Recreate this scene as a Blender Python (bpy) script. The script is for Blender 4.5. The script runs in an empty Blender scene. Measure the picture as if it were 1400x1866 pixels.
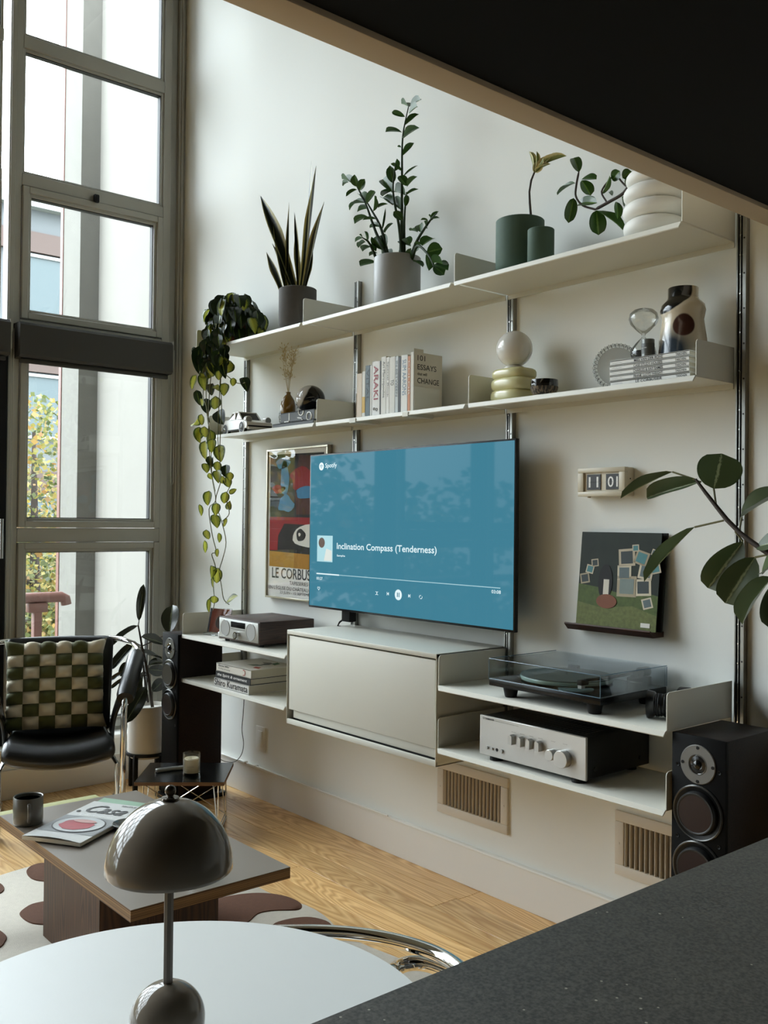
import bpy, bmesh, math, random
from mathutils import Vector, Matrix

# ------------------------------------------------------------------ camera, world, light, exposure
SC = bpy.context.scene
COL = SC.collection
CAM = dict(x=4.2707, y=-2.6522, z=1.4012, yaw=.8702, pitch=.0111, roll=.0104, f=1733.78)
_fw = Vector((-math.sin(CAM['yaw']) * math.cos(CAM['pitch']), math.cos(CAM['yaw']) * math.cos(CAM['pitch']), math.sin(CAM['pitch'])))
_r = Vector((math.cos(CAM['yaw']), math.sin(CAM['yaw']), 0))
_u = _r.cross(_fw)
_c, _s = math.cos(CAM['roll']), math.sin(CAM['roll'])
RIGHT = _c * _r + _s * _u
UP = -_s * _r + _c * _u
CPOS = Vector((CAM['x'], CAM['y'], CAM['z']))
cd = bpy.data.cameras.new('camera')
cam = bpy.data.objects.new('camera', cd)
COL.objects.link(cam)
cd.sensor_fit = 'HORIZONTAL'
cd.sensor_width = 36.0
cd.lens = CAM['f'] / 1400 * 36.0
cd.clip_start = 0.05
cd.clip_end = 300
cam.matrix_world = Matrix(((RIGHT.x, UP.x, -_fw.x, CPOS.x), (RIGHT.y, UP.y, -_fw.y, CPOS.y), (RIGHT.z, UP.z, -_fw.z, CPOS.z), (0, 0, 0, 1)))
SC.camera = cam

SKY = 22.0                                   # brightness at the zenith
wd = bpy.data.worlds.new('sky')
SC.world = wd
wd.use_nodes = True
_bg = wd.node_tree.nodes['Background']
_bg.inputs[0].default_value = (.84, .93, 1.0, 1)      # overcast daylight
_nt = wd.node_tree
_tc = _nt.nodes.new('ShaderNodeTexCoord')
_sx = _nt.nodes.new('ShaderNodeSeparateXYZ')
_nt.links.new(_tc.outputs['Generated'], _sx.inputs[0])
_mr = _nt.nodes.new('ShaderNodeMapRange')              # overcast sky: three times brighter overhead than at the horizon
_mr.inputs['From Min'].default_value = 0
_mr.inputs['From Max'].default_value = 1
_mr.inputs['To Min'].default_value = SKY / 3
_mr.inputs['To Max'].default_value = SKY
_nt.links.new(_sx.outputs['Z'], _mr.inputs['Value'])
_nt.links.new(_mr.outputs[0], _bg.inputs[1])
# light portal filling the window wall: guides the sampling of the sky, emits nothing of its own
_pl = bpy.data.lights.new('window_portal', 'AREA')
_pl.shape = 'RECTANGLE'
_pl.size = 4.7
_pl.size_y = 6.5
_pl.cycles.is_portal = True
_po = bpy.data.objects.new('window_portal', _pl)
COL.objects.link(_po)
_po.location = (-.83, -3.2, 2.5)
_po.rotation_euler = (0, -math.pi / 2, 0)
SC.view_settings.view_transform = 'Standard'
SC.view_settings.look = 'None'
SC.view_settings.gamma = 1
SC.view_settings.use_curve_mapping = False
SC.view_settings.exposure = 0.22
try:
    SC.cycles.max_bounces = 14
    SC.cycles.diffuse_bounces = 9
    SC.cycles.glossy_bounces = 6
    SC.cycles.transmission_bounces = 10
    SC.cycles.transparent_max_bounces = 16
    SC.cycles.caustics_reflective = False
    SC.cycles.caustics_refractive = False
    SC.cycles.sample_clamp_indirect = 6
except Exception:
    pass
random.seed(7)

# ------------------------------------------------------------------ helpers
def at(px, py, Y=None, X=None, Z=None):
    """point of the place seen at a pixel of the 1400x1866 photograph, on a given plane"""
    d = _fw + RIGHT * ((px - 700) / CAM['f']) - UP * ((py - 933) / CAM['f'])
    if Y is not None: t = (Y - CPOS.y) / d.y
    elif X is not None: t = (X - CPOS.x) / d.x
    else: t = (Z - CPOS.z) / d.z
    return CPOS + d * t

def lin(c):
    return tuple((v / 12.92 if v <= .04045 else ((v + .055) / 1.055) ** 2.4) for v in c)

def hx(h):
    h = h.lstrip('#')
    return lin(tuple(int(h[i:i + 2], 16) / 255 for i in (0, 2, 4)))

def empty(name, loc=(0, 0, 0), rz=0.0, label=None, cat=None, group=None):
    o = bpy.data.objects.new(name, None)
    o.empty_display_size = .05
    COL.objects.link(o)
    o.location = loc
    o.rotation_euler = (0, 0, rz)
    tag(o, label, cat, group)
    return o

def tag(o, label=None, cat=None, group=None, kind=None):
    if label: o['label'] = label
    if cat: o['category'] = cat
    if group: o['group'] = group
    if kind: o['kind'] = kind
    return o

class B:
    """collects shapes and links them as one mesh object"""
    def __init__(s): s.bm = bmesh.new()
    def box(s, x0, y0, z0, x1, y1, z1, bev=0.0, seg=2):
        r = bmesh.ops.create_cube(s.bm, size=1.0)
        vs = r['verts']
        for v in vs:
            v.co = Vector(((x0 + x1) / 2 + v.co.x * (x1 - x0), (y0 + y1) / 2 + v.co.y * (y1 - y0), (z0 + z1) / 2 + v.co.z * (z1 - z0)))
        if bev:
            es = list({e for v in vs for e in v.link_edges})
            bmesh.ops.bevel(s.bm, geom=es, offset=bev, segments=seg, affect='EDGES', profile=.5)
        return s
    def faces(s, vs, fs):
        bv = [s.bm.verts.new(v) for v in vs]
        for f in fs:
            try: s.bm.faces.new([bv[i] for i in f])
            except ValueError: pass
        return bv
    def loft(s, rings, closed=True, cap=True):
        bv = [[s.bm.verts.new(v) for v in r] for r in rings]
        n = len(bv[0])
        for a, b in zip(bv, bv[1:]):
            for i in range(n if closed else n - 1):
                j = (i + 1) % n
                try: s.bm.faces.new((a[i], a[j], b[j], b[i]))
                except ValueError: pass
        if cap and closed:
            for r, fl in ((bv[0], True), (bv[-1], False)):
                try: s.bm.faces.new(list(reversed(r)) if fl else r)
                except ValueError: pass
        return s
    def tube(s, pts, r, n=8, cap=True):
        pts = [Vector(p) for p in pts]
        rs = r if isinstance(r, (list, tuple)) else [r] * len(pts)
        t0 = (pts[1] - pts[0]).normalized()
        nrm = t0.orthogonal().normalized()
        rings = []
        for i, p in enumerate(pts):
            a = pts[max(i - 1, 0)]; b = pts[min(i + 1, len(pts) - 1)]
            t = (b - a).normalized()
            nrm = (nrm - t * nrm.dot(t))
            nrm = nrm.normalized() if nrm.length > 1e-6 else t.orthogonal().normalized()
            bi = t.cross(nrm)
            rings.append([p + (nrm * math.cos(2 * math.pi * k / n) + bi * math.sin(2 * math.pi * k / n)) * rs[i] for k in range(n)])
        return s.loft(rings, True, cap)
    def cyl(s, p0, p1, r, n=20, r2=None):
        return s.tube([p0, p1], [r, r if r2 is None else r2], n)
    def lathe(s, prof, n=36, c=(0, 0, 0), M=None, sx=1, sy=1, cap=True):
        rings = []
        for r, z in prof:
            ring = [Vector((r * math.cos(2 * math.pi * k / n) * sx, r * math.sin(2 * math.pi * k / n) * sy, z)) for k in range(n)]
            if M is not None: ring = [M @ v for v in ring]
            rings.append([v + Vector(c) for v in ring])
        return s.loft(rings, True, cap)
    def prism(s, poly, d):
        """poly: list of 3d points (planar), d: extrusion vector"""
        d = Vector(d)
        a = [Vector(p) for p in poly]
        return s.loft([a, [p + d for p in a]])
    def ball(s, c, r, u=20, v=12, sc=(1, 1, 1)):
        res = bmesh.ops.create_uvsphere(s.bm, u_segments=u, v_segments=v, radius=r)
        for w in res['verts']:
            w.co = Vector((w.co.x * sc[0] + c[0], w.co.y * sc[1] + c[1], w.co.z * sc[2] + c[2]))
        return s
    def xf(s, M):
        bmesh.ops.transform(s.bm, matrix=M, verts=s.bm.verts)
        return s
    def mesh(s, name, mat, smooth=40):
        bm = s.bm
        bmesh.ops.recalc_face_normals(bm, faces=bm.faces)
        if smooth:
            a = math.radians(smooth)
            for f in bm.faces: f.smooth = True
            for e in bm.edges:
                if len(e.link_faces) == 2 and e.calc_face_angle(0) > a: e.smooth = False
        me = bpy.data.meshes.new(name)
        bm.to_mesh(me)
        bm.free()
        if mat is not None: me.materials.append(mat)
        return me
    def obj(s, name, mat, parent=None, smooth=40, loc=None):
        o = bpy.data.objects.new(name, s.mesh(name, mat, smooth))
        COL.objects.link(o)
        if parent is not None: o.parent = parent
        if loc is not None: o.location = loc
        return o

def curve(pts, n=5):
    """smooth run of points through pts"""
    P = [Vector(p) for p in pts]
    P = [P[0] * 2 - P[1]] + P + [P[-1] * 2 - P[-2]]
    out = []
    for i in range(1, len(P) - 2):
        a, b, c, d = P[i - 1:i + 3]
        for k in range(n):
            t = k / n
            out.append(.5 * ((2 * b) + (c - a) * t + (2 * a - 5 * b + 4 * c - d) * t * t + (3 * b - a - 3 * c + d) * t ** 3))
    return out + [P[-2]]

def inst(name, me, parent=None, M=None):
    o = bpy.data.objects.new(name, me)
    COL.objects.link(o)
    if parent is not None: o.parent = parent
    if M is not None: o.matrix_local = M
    return o

FONT_CACHE = {}
def text(s, w, h, mat, parent, loc, rot=(math.pi / 2, 0, 0), name='lettering', align='L', bold=0.0, ext=.0004, shear=0.0):
    """flat lettering fitted into a w x h box; loc is the lower left (or centre) of it"""
    cu = bpy.data.curves.new(name, 'FONT')
    cu.body = s
    cu.size = 1.0
    cu.offset = bold
    cu.shear = shear
    cu.resolution_u = 3
    t = bpy.data.objects.new(name, cu)
    COL.objects.link(t)
    bpy.context.view_layer.update()
    me = bpy.data.meshes.new_from_object(t.evaluated_get(bpy.context.evaluated_depsgraph_get()))
    bpy.data.objects.remove(t)
    bpy.data.curves.remove(cu)
    xs = [v.co.x for v in me.vertices]; ys = [v.co.y for v in me.vertices]
    if not xs: return None
    x0, x1, y0, y1 = min(xs), max(xs), min(ys), max(ys)
    sx = w / (x1 - x0); sy = h / (y1 - y0)
    ox = -(x0 + x1) / 2 if align == 'C' else -x0
    oy = -(y0 + y1) / 2 if align == 'C' else -y0
    for v in me.vertices:
        v.co = Vector(((v.co.x + ox) * sx, (v.co.y + oy) * sy, ext))
    me.materials.clear()
    me.materials.append(mat)
    me.name = name
    o = bpy.data.objects.new(name, me)
    COL.objects.link(o)
    o.parent = parent
    o.location = loc
    o.rotation_euler = rot
    return o

# ------------------------------------------------------------------ materials
def node(nt, kind, **kw):
    n = nt.nodes.new(kind)
    for k, v in kw.items():
        if hasattr(n, k): setattr(n, k, v)
    return n

def pm(name, col, rough=.5, metal=0.0, spec=.5, coat=0.0, var=0.0, scale=8.0, bump=0.0, bscale=60.0, emit=None, estr=0.0, sheen=0.0, rvar=0.0):
    """principled material; var mixes a noise tint into the colour, bump adds fine relief"""
    m = bpy.data.materials.new(name)
    m.use_nodes = True
    nt = m.node_tree
    b = nt.nodes['Principled BSDF']
    c = hx(col) if isinstance(col, str) else col
    b.inputs['Base Color'].default_value = (*c, 1)
    b.inputs['Roughness'].default_value = rough
    b.inputs['Metallic'].default_value = metal
    b.inputs['Specular IOR Level'].default_value = spec
    b.inputs['Coat Weight'].default_value = coat
    b.inputs['Sheen Weight'].default_value = sheen
    if emit is not None:
        e = hx(emit) if isinstance(emit, str) else emit
        b.inputs['Emission Color'].default_value = (*e, 1)
        b.inputs['Emission Strength'].default_value = estr
    if var or bump or rvar:
        tc = node(nt, 'ShaderNodeTexCoord')
        if var or rvar:
            nz = node(nt, 'ShaderNodeTexNoise')
            nz.inputs['Scale'].default_value = scale
            nz.inputs['Detail'].default_value = 6
            nt.links.new(tc.outputs['Object'], nz.inputs['Vector'])
            if var:
                mx = node(nt, 'ShaderNodeMixRGB')
                mx.inputs[1].default_value = (*[v * (1 - var) for v in c], 1)
                mx.inputs[2].default_value = (*[min(1, v * (1 + var)) for v in c], 1)
                nt.links.new(nz.outputs['Fac'], mx.inputs[0])
                nt.links.new(mx.outputs[0], b.inputs['Base Color'])
            if rvar:
                mr = node(nt, 'ShaderNodeMapRange')
                mr.inputs['To Min'].default_value = rough - rvar
                mr.inputs['To Max'].default_value = rough + rvar
                nt.links.new(nz.outputs['Fac'], mr.inputs['Value'])
                nt.links.new(mr.outputs[0], b.inputs['Roughness'])
        if bump:
            n2 = node(nt, 'ShaderNodeTexNoise')
            n2.inputs['Scale'].default_value = bscale
            n2.inputs['Detail'].default_value = 4
            nt.links.new(tc.outputs['Object'], n2.inputs['Vector'])
            bp = node(nt, 'ShaderNodeBump')
            bp.inputs['Strength'].default_value = bump
            bp.inputs['Distance'].default_value = .002
            nt.links.new(n2.outputs['Fac'], bp.inputs['Height'])
            nt.links.new(bp.outputs[0], b.inputs['Normal'])
    return m

def ramp(nt, stops, interp='LINEAR'):
    r = node(nt, 'ShaderNodeValToRGB')
    r.color_ramp.interpolation = interp
    els = r.color_ramp.elements
    while len(els) < len(stops): els.new(.5)
    for e, (p, c) in zip(els, stops):
        e.position = p
        e.color = (*(hx(c) if isinstance(c, str) else c), 1)
    return r

def wood(name, dark, light, scale=6.0, stretch=(1, 14, 14), rough=.4, dist=3.0, rings=2.0, rnd=True, coat=0.0, bump=.08, contrast=(.25, .8)):
    """straight to cathedral grain, running along local x (stretch small on x)"""
    m = bpy.data.materials.new(name)
    m.use_nodes = True
    nt = m.node_tree
    b = nt.nodes['Principled BSDF']
    tc = node(nt, 'ShaderNodeTexCoord')
    mp = node(nt, 'ShaderNodeMapping')
    mp.inputs['Scale'].default_value = stretch
    nt.links.new(tc.outputs['Object'], mp.inputs['Vector'])
    vec = mp.outputs[0]
    if rnd:
        oi = node(nt, 'ShaderNodeObjectInfo')
        mul = node(nt, 'ShaderNodeVectorMath', operation='SCALE')
        mul.inputs[0].default_value = (37.0, 19.0, 53.0)
        nt.links.new(oi.outputs['Random'], mul.inputs['Scale'])
        ad = node(nt, 'ShaderNodeVectorMath', operation='ADD')
        nt.links.new(vec, ad.inputs[0]); nt.links.new(mul.outputs[0], ad.inputs[1])
        vec = ad.outputs[0]
    n1 = node(nt, 'ShaderNodeTexNoise')
    n1.inputs['Scale'].default_value = scale * .18
    n1.inputs['Detail'].default_value = 1.5
    n1.inputs['Roughness'].default_value = .35
    nt.links.new(vec, n1.inputs['Vector'])
    mm = node(nt, 'ShaderNodeMath', operation='MULTIPLY')
    mm.inputs[1].default_value = rings * 10
    nt.links.new(n1.outputs['Fac'], mm.inputs[0])
    pp_ = node(nt, 'ShaderNodeMath', operation='PINGPONG')
    pp_.inputs[1].default_value = .5
    nt.links.new(mm.outputs[0], pp_.inputs[0])
    fr = node(nt, 'ShaderNodeMath', operation='MULTIPLY')
    fr.inputs[1].default_value = 2
    nt.links.new(pp_.outputs[0], fr.inputs[0])
    n2 = node(nt, 'ShaderNodeTexNoise')
    n2.inputs['Scale'].default_value = scale * 3
    n2.inputs['Detail'].default_value = 6
    nt.links.new(vec, n2.inputs['Vector'])
    mix = node(nt, 'ShaderNodeMath', operation='MULTIPLY_ADD')
    mix.inputs[1].default_value = .35
    nt.links.new(n2.outputs['Fac'], mix.inputs[0])
    ml = node(nt, 'ShaderNodeMath', operation='MULTIPLY')
    ml.inputs[1].default_value = .65
    nt.links.new(fr.outputs[0], ml.inputs[0])
    nt.links.new(ml.outputs[0], mix.inputs[2])
    cr = ramp(nt, [(contrast[0], light), (contrast[1], dark)])
    nt.links.new(mix.outputs[0], cr.inputs[0])
    out = cr.outputs[0]
    if rnd:
        hs = node(nt, 'ShaderNodeHueSaturation')
        mr = node(nt, 'ShaderNodeMapRange')
        mr.inputs['To Min'].default_value = .84
        mr.inputs['To Max'].default_value = 1.12
        nt.links.new(oi.outputs['Random'], mr.inputs['Value'])
        nt.links.new(mr.outputs[0], hs.inputs['Value'])
        nt.links.new(out, hs.inputs['Color'])
        out = hs.outputs[0]
    nt.links.new(out, b.inputs['Base Color'])
    b.inputs['Roughness'].default_value = rough
    b.inputs['Coat Weight'].default_value = coat
    if bump:
        bp = node(nt, 'ShaderNodeBump')
        bp.inputs['Strength'].default_value = bump
        bp.inputs['Distance'].default_value = .002
        nt.links.new(mix.outputs[0], bp.inputs['Height'])
        nt.links.new(bp.outputs[0], b.inputs['Normal'])
    return m

def clear(name, col=(1, 1, 1), rough=.0, refl=.06, rmax=.85):
    """thin clear pane: transparent with a Fresnel reflection"""
    m = bpy.data.materials.new(name)
    m.use_nodes = True
    nt = m.node_tree
    nt.nodes.remove(nt.nodes['Principled BSDF'])
    out = nt.nodes['Material Output']
    tr = node(nt, 'ShaderNodeBsdfTransparent')
    tr.inputs[0].default_value = (*col, 1)
    gl = node(nt, 'ShaderNodeBsdfGlossy')
    gl.inputs['Roughness'].default_value = rough
    lw = node(nt, 'ShaderNodeLayerWeight')
    lw.inputs['Blend'].default_value = .18
    mr = node(nt, 'ShaderNodeMapRange')
    mr.inputs['To Min'].default_value = refl
    mr.inputs['To Max'].default_value = rmax
    nt.links.new(lw.outputs['Fresnel'], mr.inputs['Value'])
    mx = node(nt, 'ShaderNodeMixShader')
    nt.links.new(mr.outputs[0], mx.inputs[0])
    nt.links.new(tr.outputs[0], mx.inputs[1]); nt.links.new(gl.outputs[0], mx.inputs[2])
    nt.links.new(mx.outputs[0], out.inputs[0])
    return m

def leafmat(name, mid, body, edge, p=(.06, .14, .8, .92), rough=.35, spec=.5, trans=.12, var=.25):
    """leaf colour from the midrib (edge attribute 0) to the margin (1)"""
    m = bpy.data.materials.new(name)
    m.use_nodes = True
    nt = m.node_tree
    b = nt.nodes['Principled BSDF']
    a = node(nt, 'ShaderNodeAttribute', attribute_name='edge')
    tc = node(nt, 'ShaderNodeTexCoord')
    nz = node(nt, 'ShaderNodeTexNoise')
    nz.inputs['Scale'].default_value = 9
    nt.links.new(tc.outputs['Object'], nz.inputs['Vector'])
    ma = node(nt, 'ShaderNodeMath', operation='MULTIPLY_ADD')
    ma.inputs[1].default_value = var
    nt.links.new(nz.outputs['Fac'], ma.inputs[0])
    sb = node(nt, 'ShaderNodeMath', operation='SUBTRACT')
    sb.inputs[1].default_value = var * .5
    nt.links.new(a.outputs['Fac'], sb.inputs[0])
    nt.links.new(sb.outputs[0], ma.inputs[2])
    cr = ramp(nt, [(p[0], mid), (p[1], body), (p[2], body), (p[3], edge)])
    nt.links.new(ma.outputs[0], cr.inputs[0])
    oi = node(nt, 'ShaderNodeObjectInfo')
    hs = node(nt, 'ShaderNodeHueSaturation')
    mr = node(nt, 'ShaderNodeMapRange')
    mr.inputs['To Min'].default_value = .75
    mr.inputs['To Max'].default_value = 1.25
    nt.links.new(oi.outputs['Random'], mr.inputs['Value'])
    nt.links.new(mr.outputs[0], hs.inputs['Value'])
    nt.links.new(cr.outputs[0], hs.inputs['Color'])
    nt.links.new(hs.outputs[0], b.inputs['Base Color'])
    b.inputs['Roughness'].default_value = rough
    b.inputs['Specular IOR Level'].default_value = spec
    if trans:
        out = nt.nodes['Material Output']
        tl = node(nt, 'ShaderNodeBsdfTranslucent')
        nt.links.new(hs.outputs[0], tl.inputs[0])
        mx = node(nt, 'ShaderNodeMixShader')
        mx.inputs[0].default_value = trans
        nt.links.new(b.outputs[0], mx.inputs[1]); nt.links.new(tl.outputs[0], mx.inputs[2])
        nt.links.new(mx.outputs[0], out.inputs[0])
    return m

WHITE = pm('white_wall_paint', '#ebece7', .75, var=.012, scale=1.2, bump=.05, bscale=180)
TRIMW = pm('white_trim_paint', '#ecebe6', .5)
SHELF = pm('off_white_powder_coat', '#d3d1c6', .42, bump=.03, bscale=400)
ALU = pm('anodised_aluminium', '#9d9d98', .35, .85)
DARKSLOT = pm('dark_slot', '#0c0c0b', .6)
FRAMEG = pm('grey_window_frame_paint', '#a5a49b', .45, var=.03, scale=5)
GASKET = pm('black_gasket', '#0d0d0d', .6)
BLACK = pm('black_lacquer', '#060606', .3, spec=.3)
BLACKM = pm('matte_black', '#0b0b0b', .55, spec=.25)
CHROME = pm('chrome', '#e2e2e0', .06, 1.0)
STEEL = pm('satin_steel', '#b9b9b6', .28, 1.0)
GLASS = clear('window_glass', (.985, .995, .99), 0, .02)
INK = pm('black_ink', '#141414', .6)
PAPERW = pm('white_paper', '#e8e7e2', .55, spec=.15, var=.02, scale=20)
WHITEP = pm('white_print', '#efefec', .5)
# ------------------------------------------------------------------ room shell
def struct(o):
    o['kind'] = 'structure'
    return o

OAK = wood('oak_floor', '#bc8648', '#efc98c', scale=5.0, stretch=(1, 10, 10), rough=.36, rings=2.4, coat=.12, bump=.04, contrast=(.12, 1.0))
LOFTDARK = pm('dark_soffit_paint', '#070706', .8, spec=.15)
SOFFITTRIM = pm('beige_soffit_edge', '#b7a58c', .6)
CONC = pm('pale_concrete', '#74716b', .85, var=.1, scale=2.5, bump=.25, bscale=30)
CONC2 = pm('rough_concrete', '#5c5a54', .9, var=.14, scale=14, bump=.4, bscale=60)
GREYW = pm('low_bounce_wall_grey', '#6f6a62', .75)  # for the unseen walls, toned dark to cut light bounced around the room
RX0, RX1, RY0, RY1, RZ = -.575, 6.6, -7.0, 0.0, 4.85

fl = struct(B().box(-.8, RY0 - .1, -.12, RX1 + .1, .1, -.02).obj('floor', pm('subfloor', '#4a331c', .8)))
pw = .13
k = 0
y = 0.0
while y > RY0:
    y1 = max(y - pw, RY0)
    x = RX0 - random.uniform(0, 1.2)
    while x < RX1:
        L = random.choice((.9, 1.1, 1.35, 1.6, 1.9))
        a, b_ = max(x, RX0), min(x + L, RX1)
        if b_ - a > .05:
            cx, cy = (a + b_) / 2, (y + y1) / 2
            B().box(a - cx + .0008, y1 - cy + .0008, -.02, b_ - cx - .0008, y - cy - .0008, 0, .0008, 1).obj('plank', OAK, fl, loc=(cx, cy, 0))
        x += L
    y = y1

struct(B().box(-.95, 0, -.12, RX1 + .1, .12, RZ + .1).obj('wall_back', WHITE))
struct(B().box(RX1, RY0 - .1, -.12, RX1 + .12, 0, RZ + .1).obj('wall_right', GREYW))
struct(B().box(-.95, RY0 - .12, -.12, RX1 + .12, RY0, RZ + .1).obj('wall_front', GREYW))
struct(B().box(-.95, RY0, RZ, RX1, 0, RZ + .1).obj('ceiling', pm('low_bounce_ceiling_grey', '#86847e', .85, var=.08, scale=3)))  # unseen ceiling, toned grey so less light bounces onto the upper wall
w = B()
w.box(-.80, RY0, -.12, RX0, 0, .225)
w.box(-.80, RY0, 4.70, -.66, 0, RZ)
w.box(-.80, RY0, .2, -.62, -6.4, RZ)
struct(w.obj('wall_left', WHITE))
struct(B().box(-.80, -6.4, .225, RX0 + .008, 0, .247, .004).obj('trim_1', TRIMW))

lo = struct(B().box(2.984, RY0, 2.262, RX1, 0, 2.62).obj('ceiling_loft', LOFTDARK))
struct(B().box(2.914, RY0, 2.25, 2.985, 0, 2.66, .004).obj('trim_2', SOFFITTRIM))

bb = B()
bb.box(RX0, -.016, 0, RX1, 0, .148, .002, 1)
bb.box(RX0, -.021, .146, RX1, 0, .156, .003, 2)
struct(bb.obj('baseboard_back', TRIMW))
bb = B()
bb.box(RX0, RY0, 0, RX0 + .016, 0, .145, .002, 1)
struct(bb.obj('baseboard_left', TRIMW))

# ------------------------------------------------------------------ window wall: seven bays, two storeys high; far unseen bays added for more daylight
FX0, FX1 = -.78, -.70
def ring(b, y0, y1, z0, z1, wd_, x0, x1, bev=.003):
    b.box(x0, y0, z0, x1, y0 + wd_, z1, bev, 1)
    b.box(x0, y1 - wd_, z0, x1, y1, z1, bev, 1)
    b.box(x0, y0 + wd_, z0, x1, y1 - wd_, z0 + wd_, bev, 1)
    b.box(x0, y0 + wd_, z1 - wd_, x1, y1 - wd_, z1, bev, 1)
    return b
RAILS = [(.225, .262), (1.28, 1.354), (2.36, 2.436), (3.131, 3.193), (3.846, 3.913), (4.64, 4.70)]
ROWS = [(.262, 1.28, 1), (1.354, 2.36, 1), (2.436, 3.131, 1), (3.193, 3.846, 0), (3.913, 4.64, 0)]
GY0, GY1 = -.936, -.136
meshes = {}
def wmesh(key, fn):
    if key not in meshes: meshes[key] = fn()
    return meshes[key]
for i in range(7):
    off = -.9 * i
    wn = empty('window_%d' % (i + 1), (FX1, off + GY0, .225))
    struct(wn)
    org = Vector((FX1, GY0, .225))
    T = Matrix.Translation(-org)
    def mullion():
        b = B().box(FX0, -1.0, .225, FX1, -.936, 4.70, .003, 1)
        b.box(FX1 - .004, -.996, .225, FX1 + .01, -.972, 4.70, .002, 1)
        return b.xf(T).mesh('mullion', FRAMEG)
    inst('mullion', wmesh('mu', mullion), wn)
    if i == 0:
        b = B().box(FX0, -.136, .225, FX1, -.09, 4.70, .003, 1)
        b.box(FX0, -.09, .225, FX1 - .03, -.04, 4.70, .003, 1)
        b.box(FX0, -.04, .225, FX1 + .0, -.004, 4.70, .003, 1)
        b.box(FX1 - .01, -.03, .225, FX1 + .012, -.02, 4.70, .002, 1)
        b.xf(T).obj('jamb', FRAMEG, wn)
    for j, (z0, z1) in enumerate(RAILS):
        if i == 1 and j in (0, 1): continue
        inst('rail', wmesh(('r', j), lambda: B().box(FX0, GY0, z0, FX1, GY1 if True else 0, z1, .003, 1).xf(T).mesh('rail', FRAMEG)), wn)
    for j, (z0, z1, op) in enumerate(ROWS):
        if i == 1 and j in (0, 1): continue
        if op:
            def sash():
                b = ring(B(), GY0 + .003, GY1 - .003, z0 + .003, z1 - .003, .034, FX0 + .01, FX1 + .012)
                ring(b, GY0 + .034, GY1 - .034, z0 + .034, z1 - .034, .018, FX0 + .02, FX1 - .004, .002)
                return b.xf(T).mesh('sash', FRAMEG)
            inst('sash', wmesh(('s', j), sash), wn)
            e = .05
        else:
            def bead():
                return ring(B(), GY0, GY1, z0, z1, .014, FX0 + .02, FX1 - .01, .002).xf(T).mesh('glazing_bead', FRAMEG)
            inst('glazing_bead', wmesh(('b', j), bead), wn)
            e = .012
        def gask():
            return ring(B(), GY0 + e, GY1 - e, z0 + e, z1 - e, .006, FX0 + .03, FX1 - .018, 0).xf(T).mesh('gasket', GASKET)
        inst('gasket', wmesh(('g', j), gask), wn)
        def pane():
            return B().box(FX0 + .036, GY0 + e, z0 + e, FX0 + .042, GY1 - e, z1 - e).xf(T).mesh('pane', GLASS)
        inst('pane', wmesh(('p', j), pane), wn)
    def handle():
        b = B().box(FX1 + .004, -.555, 3.125, FX1 + .03, -.53, 3.165, .004)
        b.box(FX1 + .02, -.555, 3.118, FX1 + .04, -.532, 3.16, .005)
        return b.xf(T).mesh('handle', BLACKM)
    inst('handle', wmesh('h', handle), wn)
dr = struct(empty('door_1', (FX1, -1.84, .235)))
T = Matrix.Translation((-FX1, 1.84, -.235))
ring(B(), -1.834, -1.003, .235, 2.358, .075, FX0 + .01, FX1 + .03).xf(T).obj('door_frame', BLACKM, dr)
B().box(FX0 + .036, -1.76, .31, FX0 + .042, -1.075, 2.285).xf(T).obj('pane', GLASS, dr)
b = B().cyl((FX1 + .07, -1.035, 1.2), (FX1 + .07, -1.035, 1.4), .009)
b.box(FX1 + .02, -1.045, 1.28, FX1 + .07, -1.025, 1.31)
b.xf(T).obj('handle', STEEL, dr)

# ------------------------------------------------------------------ roller blinds over the middle rail
BLIND = pm('charcoal_blind_fabric', '#383734', .75, var=.04, scale=40)
CHAINM = pm('ball_chain', '#b5b3a8', .4, .3)
for i in range(2):
    o = -.9 * i
    y0, y1 = -.968 + o, -.114 + o
    bl = empty('roller_blind', (-.66, (y0 + y1) / 2, 2.2), 0,
               ['charcoal roller blind rolled up in the window bay beside the shelf wall', 'charcoal roller blind at the left edge of the picture, second window bay'][i], 'blind', 'roller blinds on the window wall')
    T = Matrix.Translation((.66, -(y0 + y1) / 2, -2.2))
    c = B()
    prof = [(-.70, 2.405), (-.615, 2.405), (-.60, 2.39), (-.60, 2.238), (-.612, 2.226), (-.70, 2.226)]
    c.prism([(x, y0, z) for x, z in prof], (0, y1 - y0, 0))
    c.xf(T).obj('cassette', BLIND, bl)
    B().box(-.645, y0 + .02, 2.215, -.64, y1 - .02, 2.27).xf(T).obj('fabric', BLIND, bl)
    B().box(-.652, y0 + .012, 2.2, -.632, y1 - .012, 2.222, .004).xf(T).obj('bottom_bar', BLIND, bl)
    e = B().box(-.70, y1 - .002, 2.255, -.6, y1 + .006, 2.41, .003)
    e.box(-.66, y1 + .004, 2.35, -.63, y1 + .022, 2.4, .004)
    e.xf(T).obj('end_cap', pm('blind_bracket', '#8d8c82', .5), bl)
    if i == 0:
        B().tube([(-.65, y1 + .018, 2.37), (-.65, y1 + .02, 1.62), (-.648, y1 + .027, 1.60), (-.645, y1 + .034, 1.62), (-.645, y1 + .03, 2.37)], .0022, 6).xf(T).obj('pull_chain', CHAINM, bl)
    else:
        B().tube([(-.65, y1 + .02, 2.37), (-.65, y1 + .018, .55), (-.648, y1 + .026, .53), (-.645, y1 + .034, .55), (-.645, y1 + .03, 2.37)], .0022, 6).xf(T).obj('pull_chain', CHAINM, bl)

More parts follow.
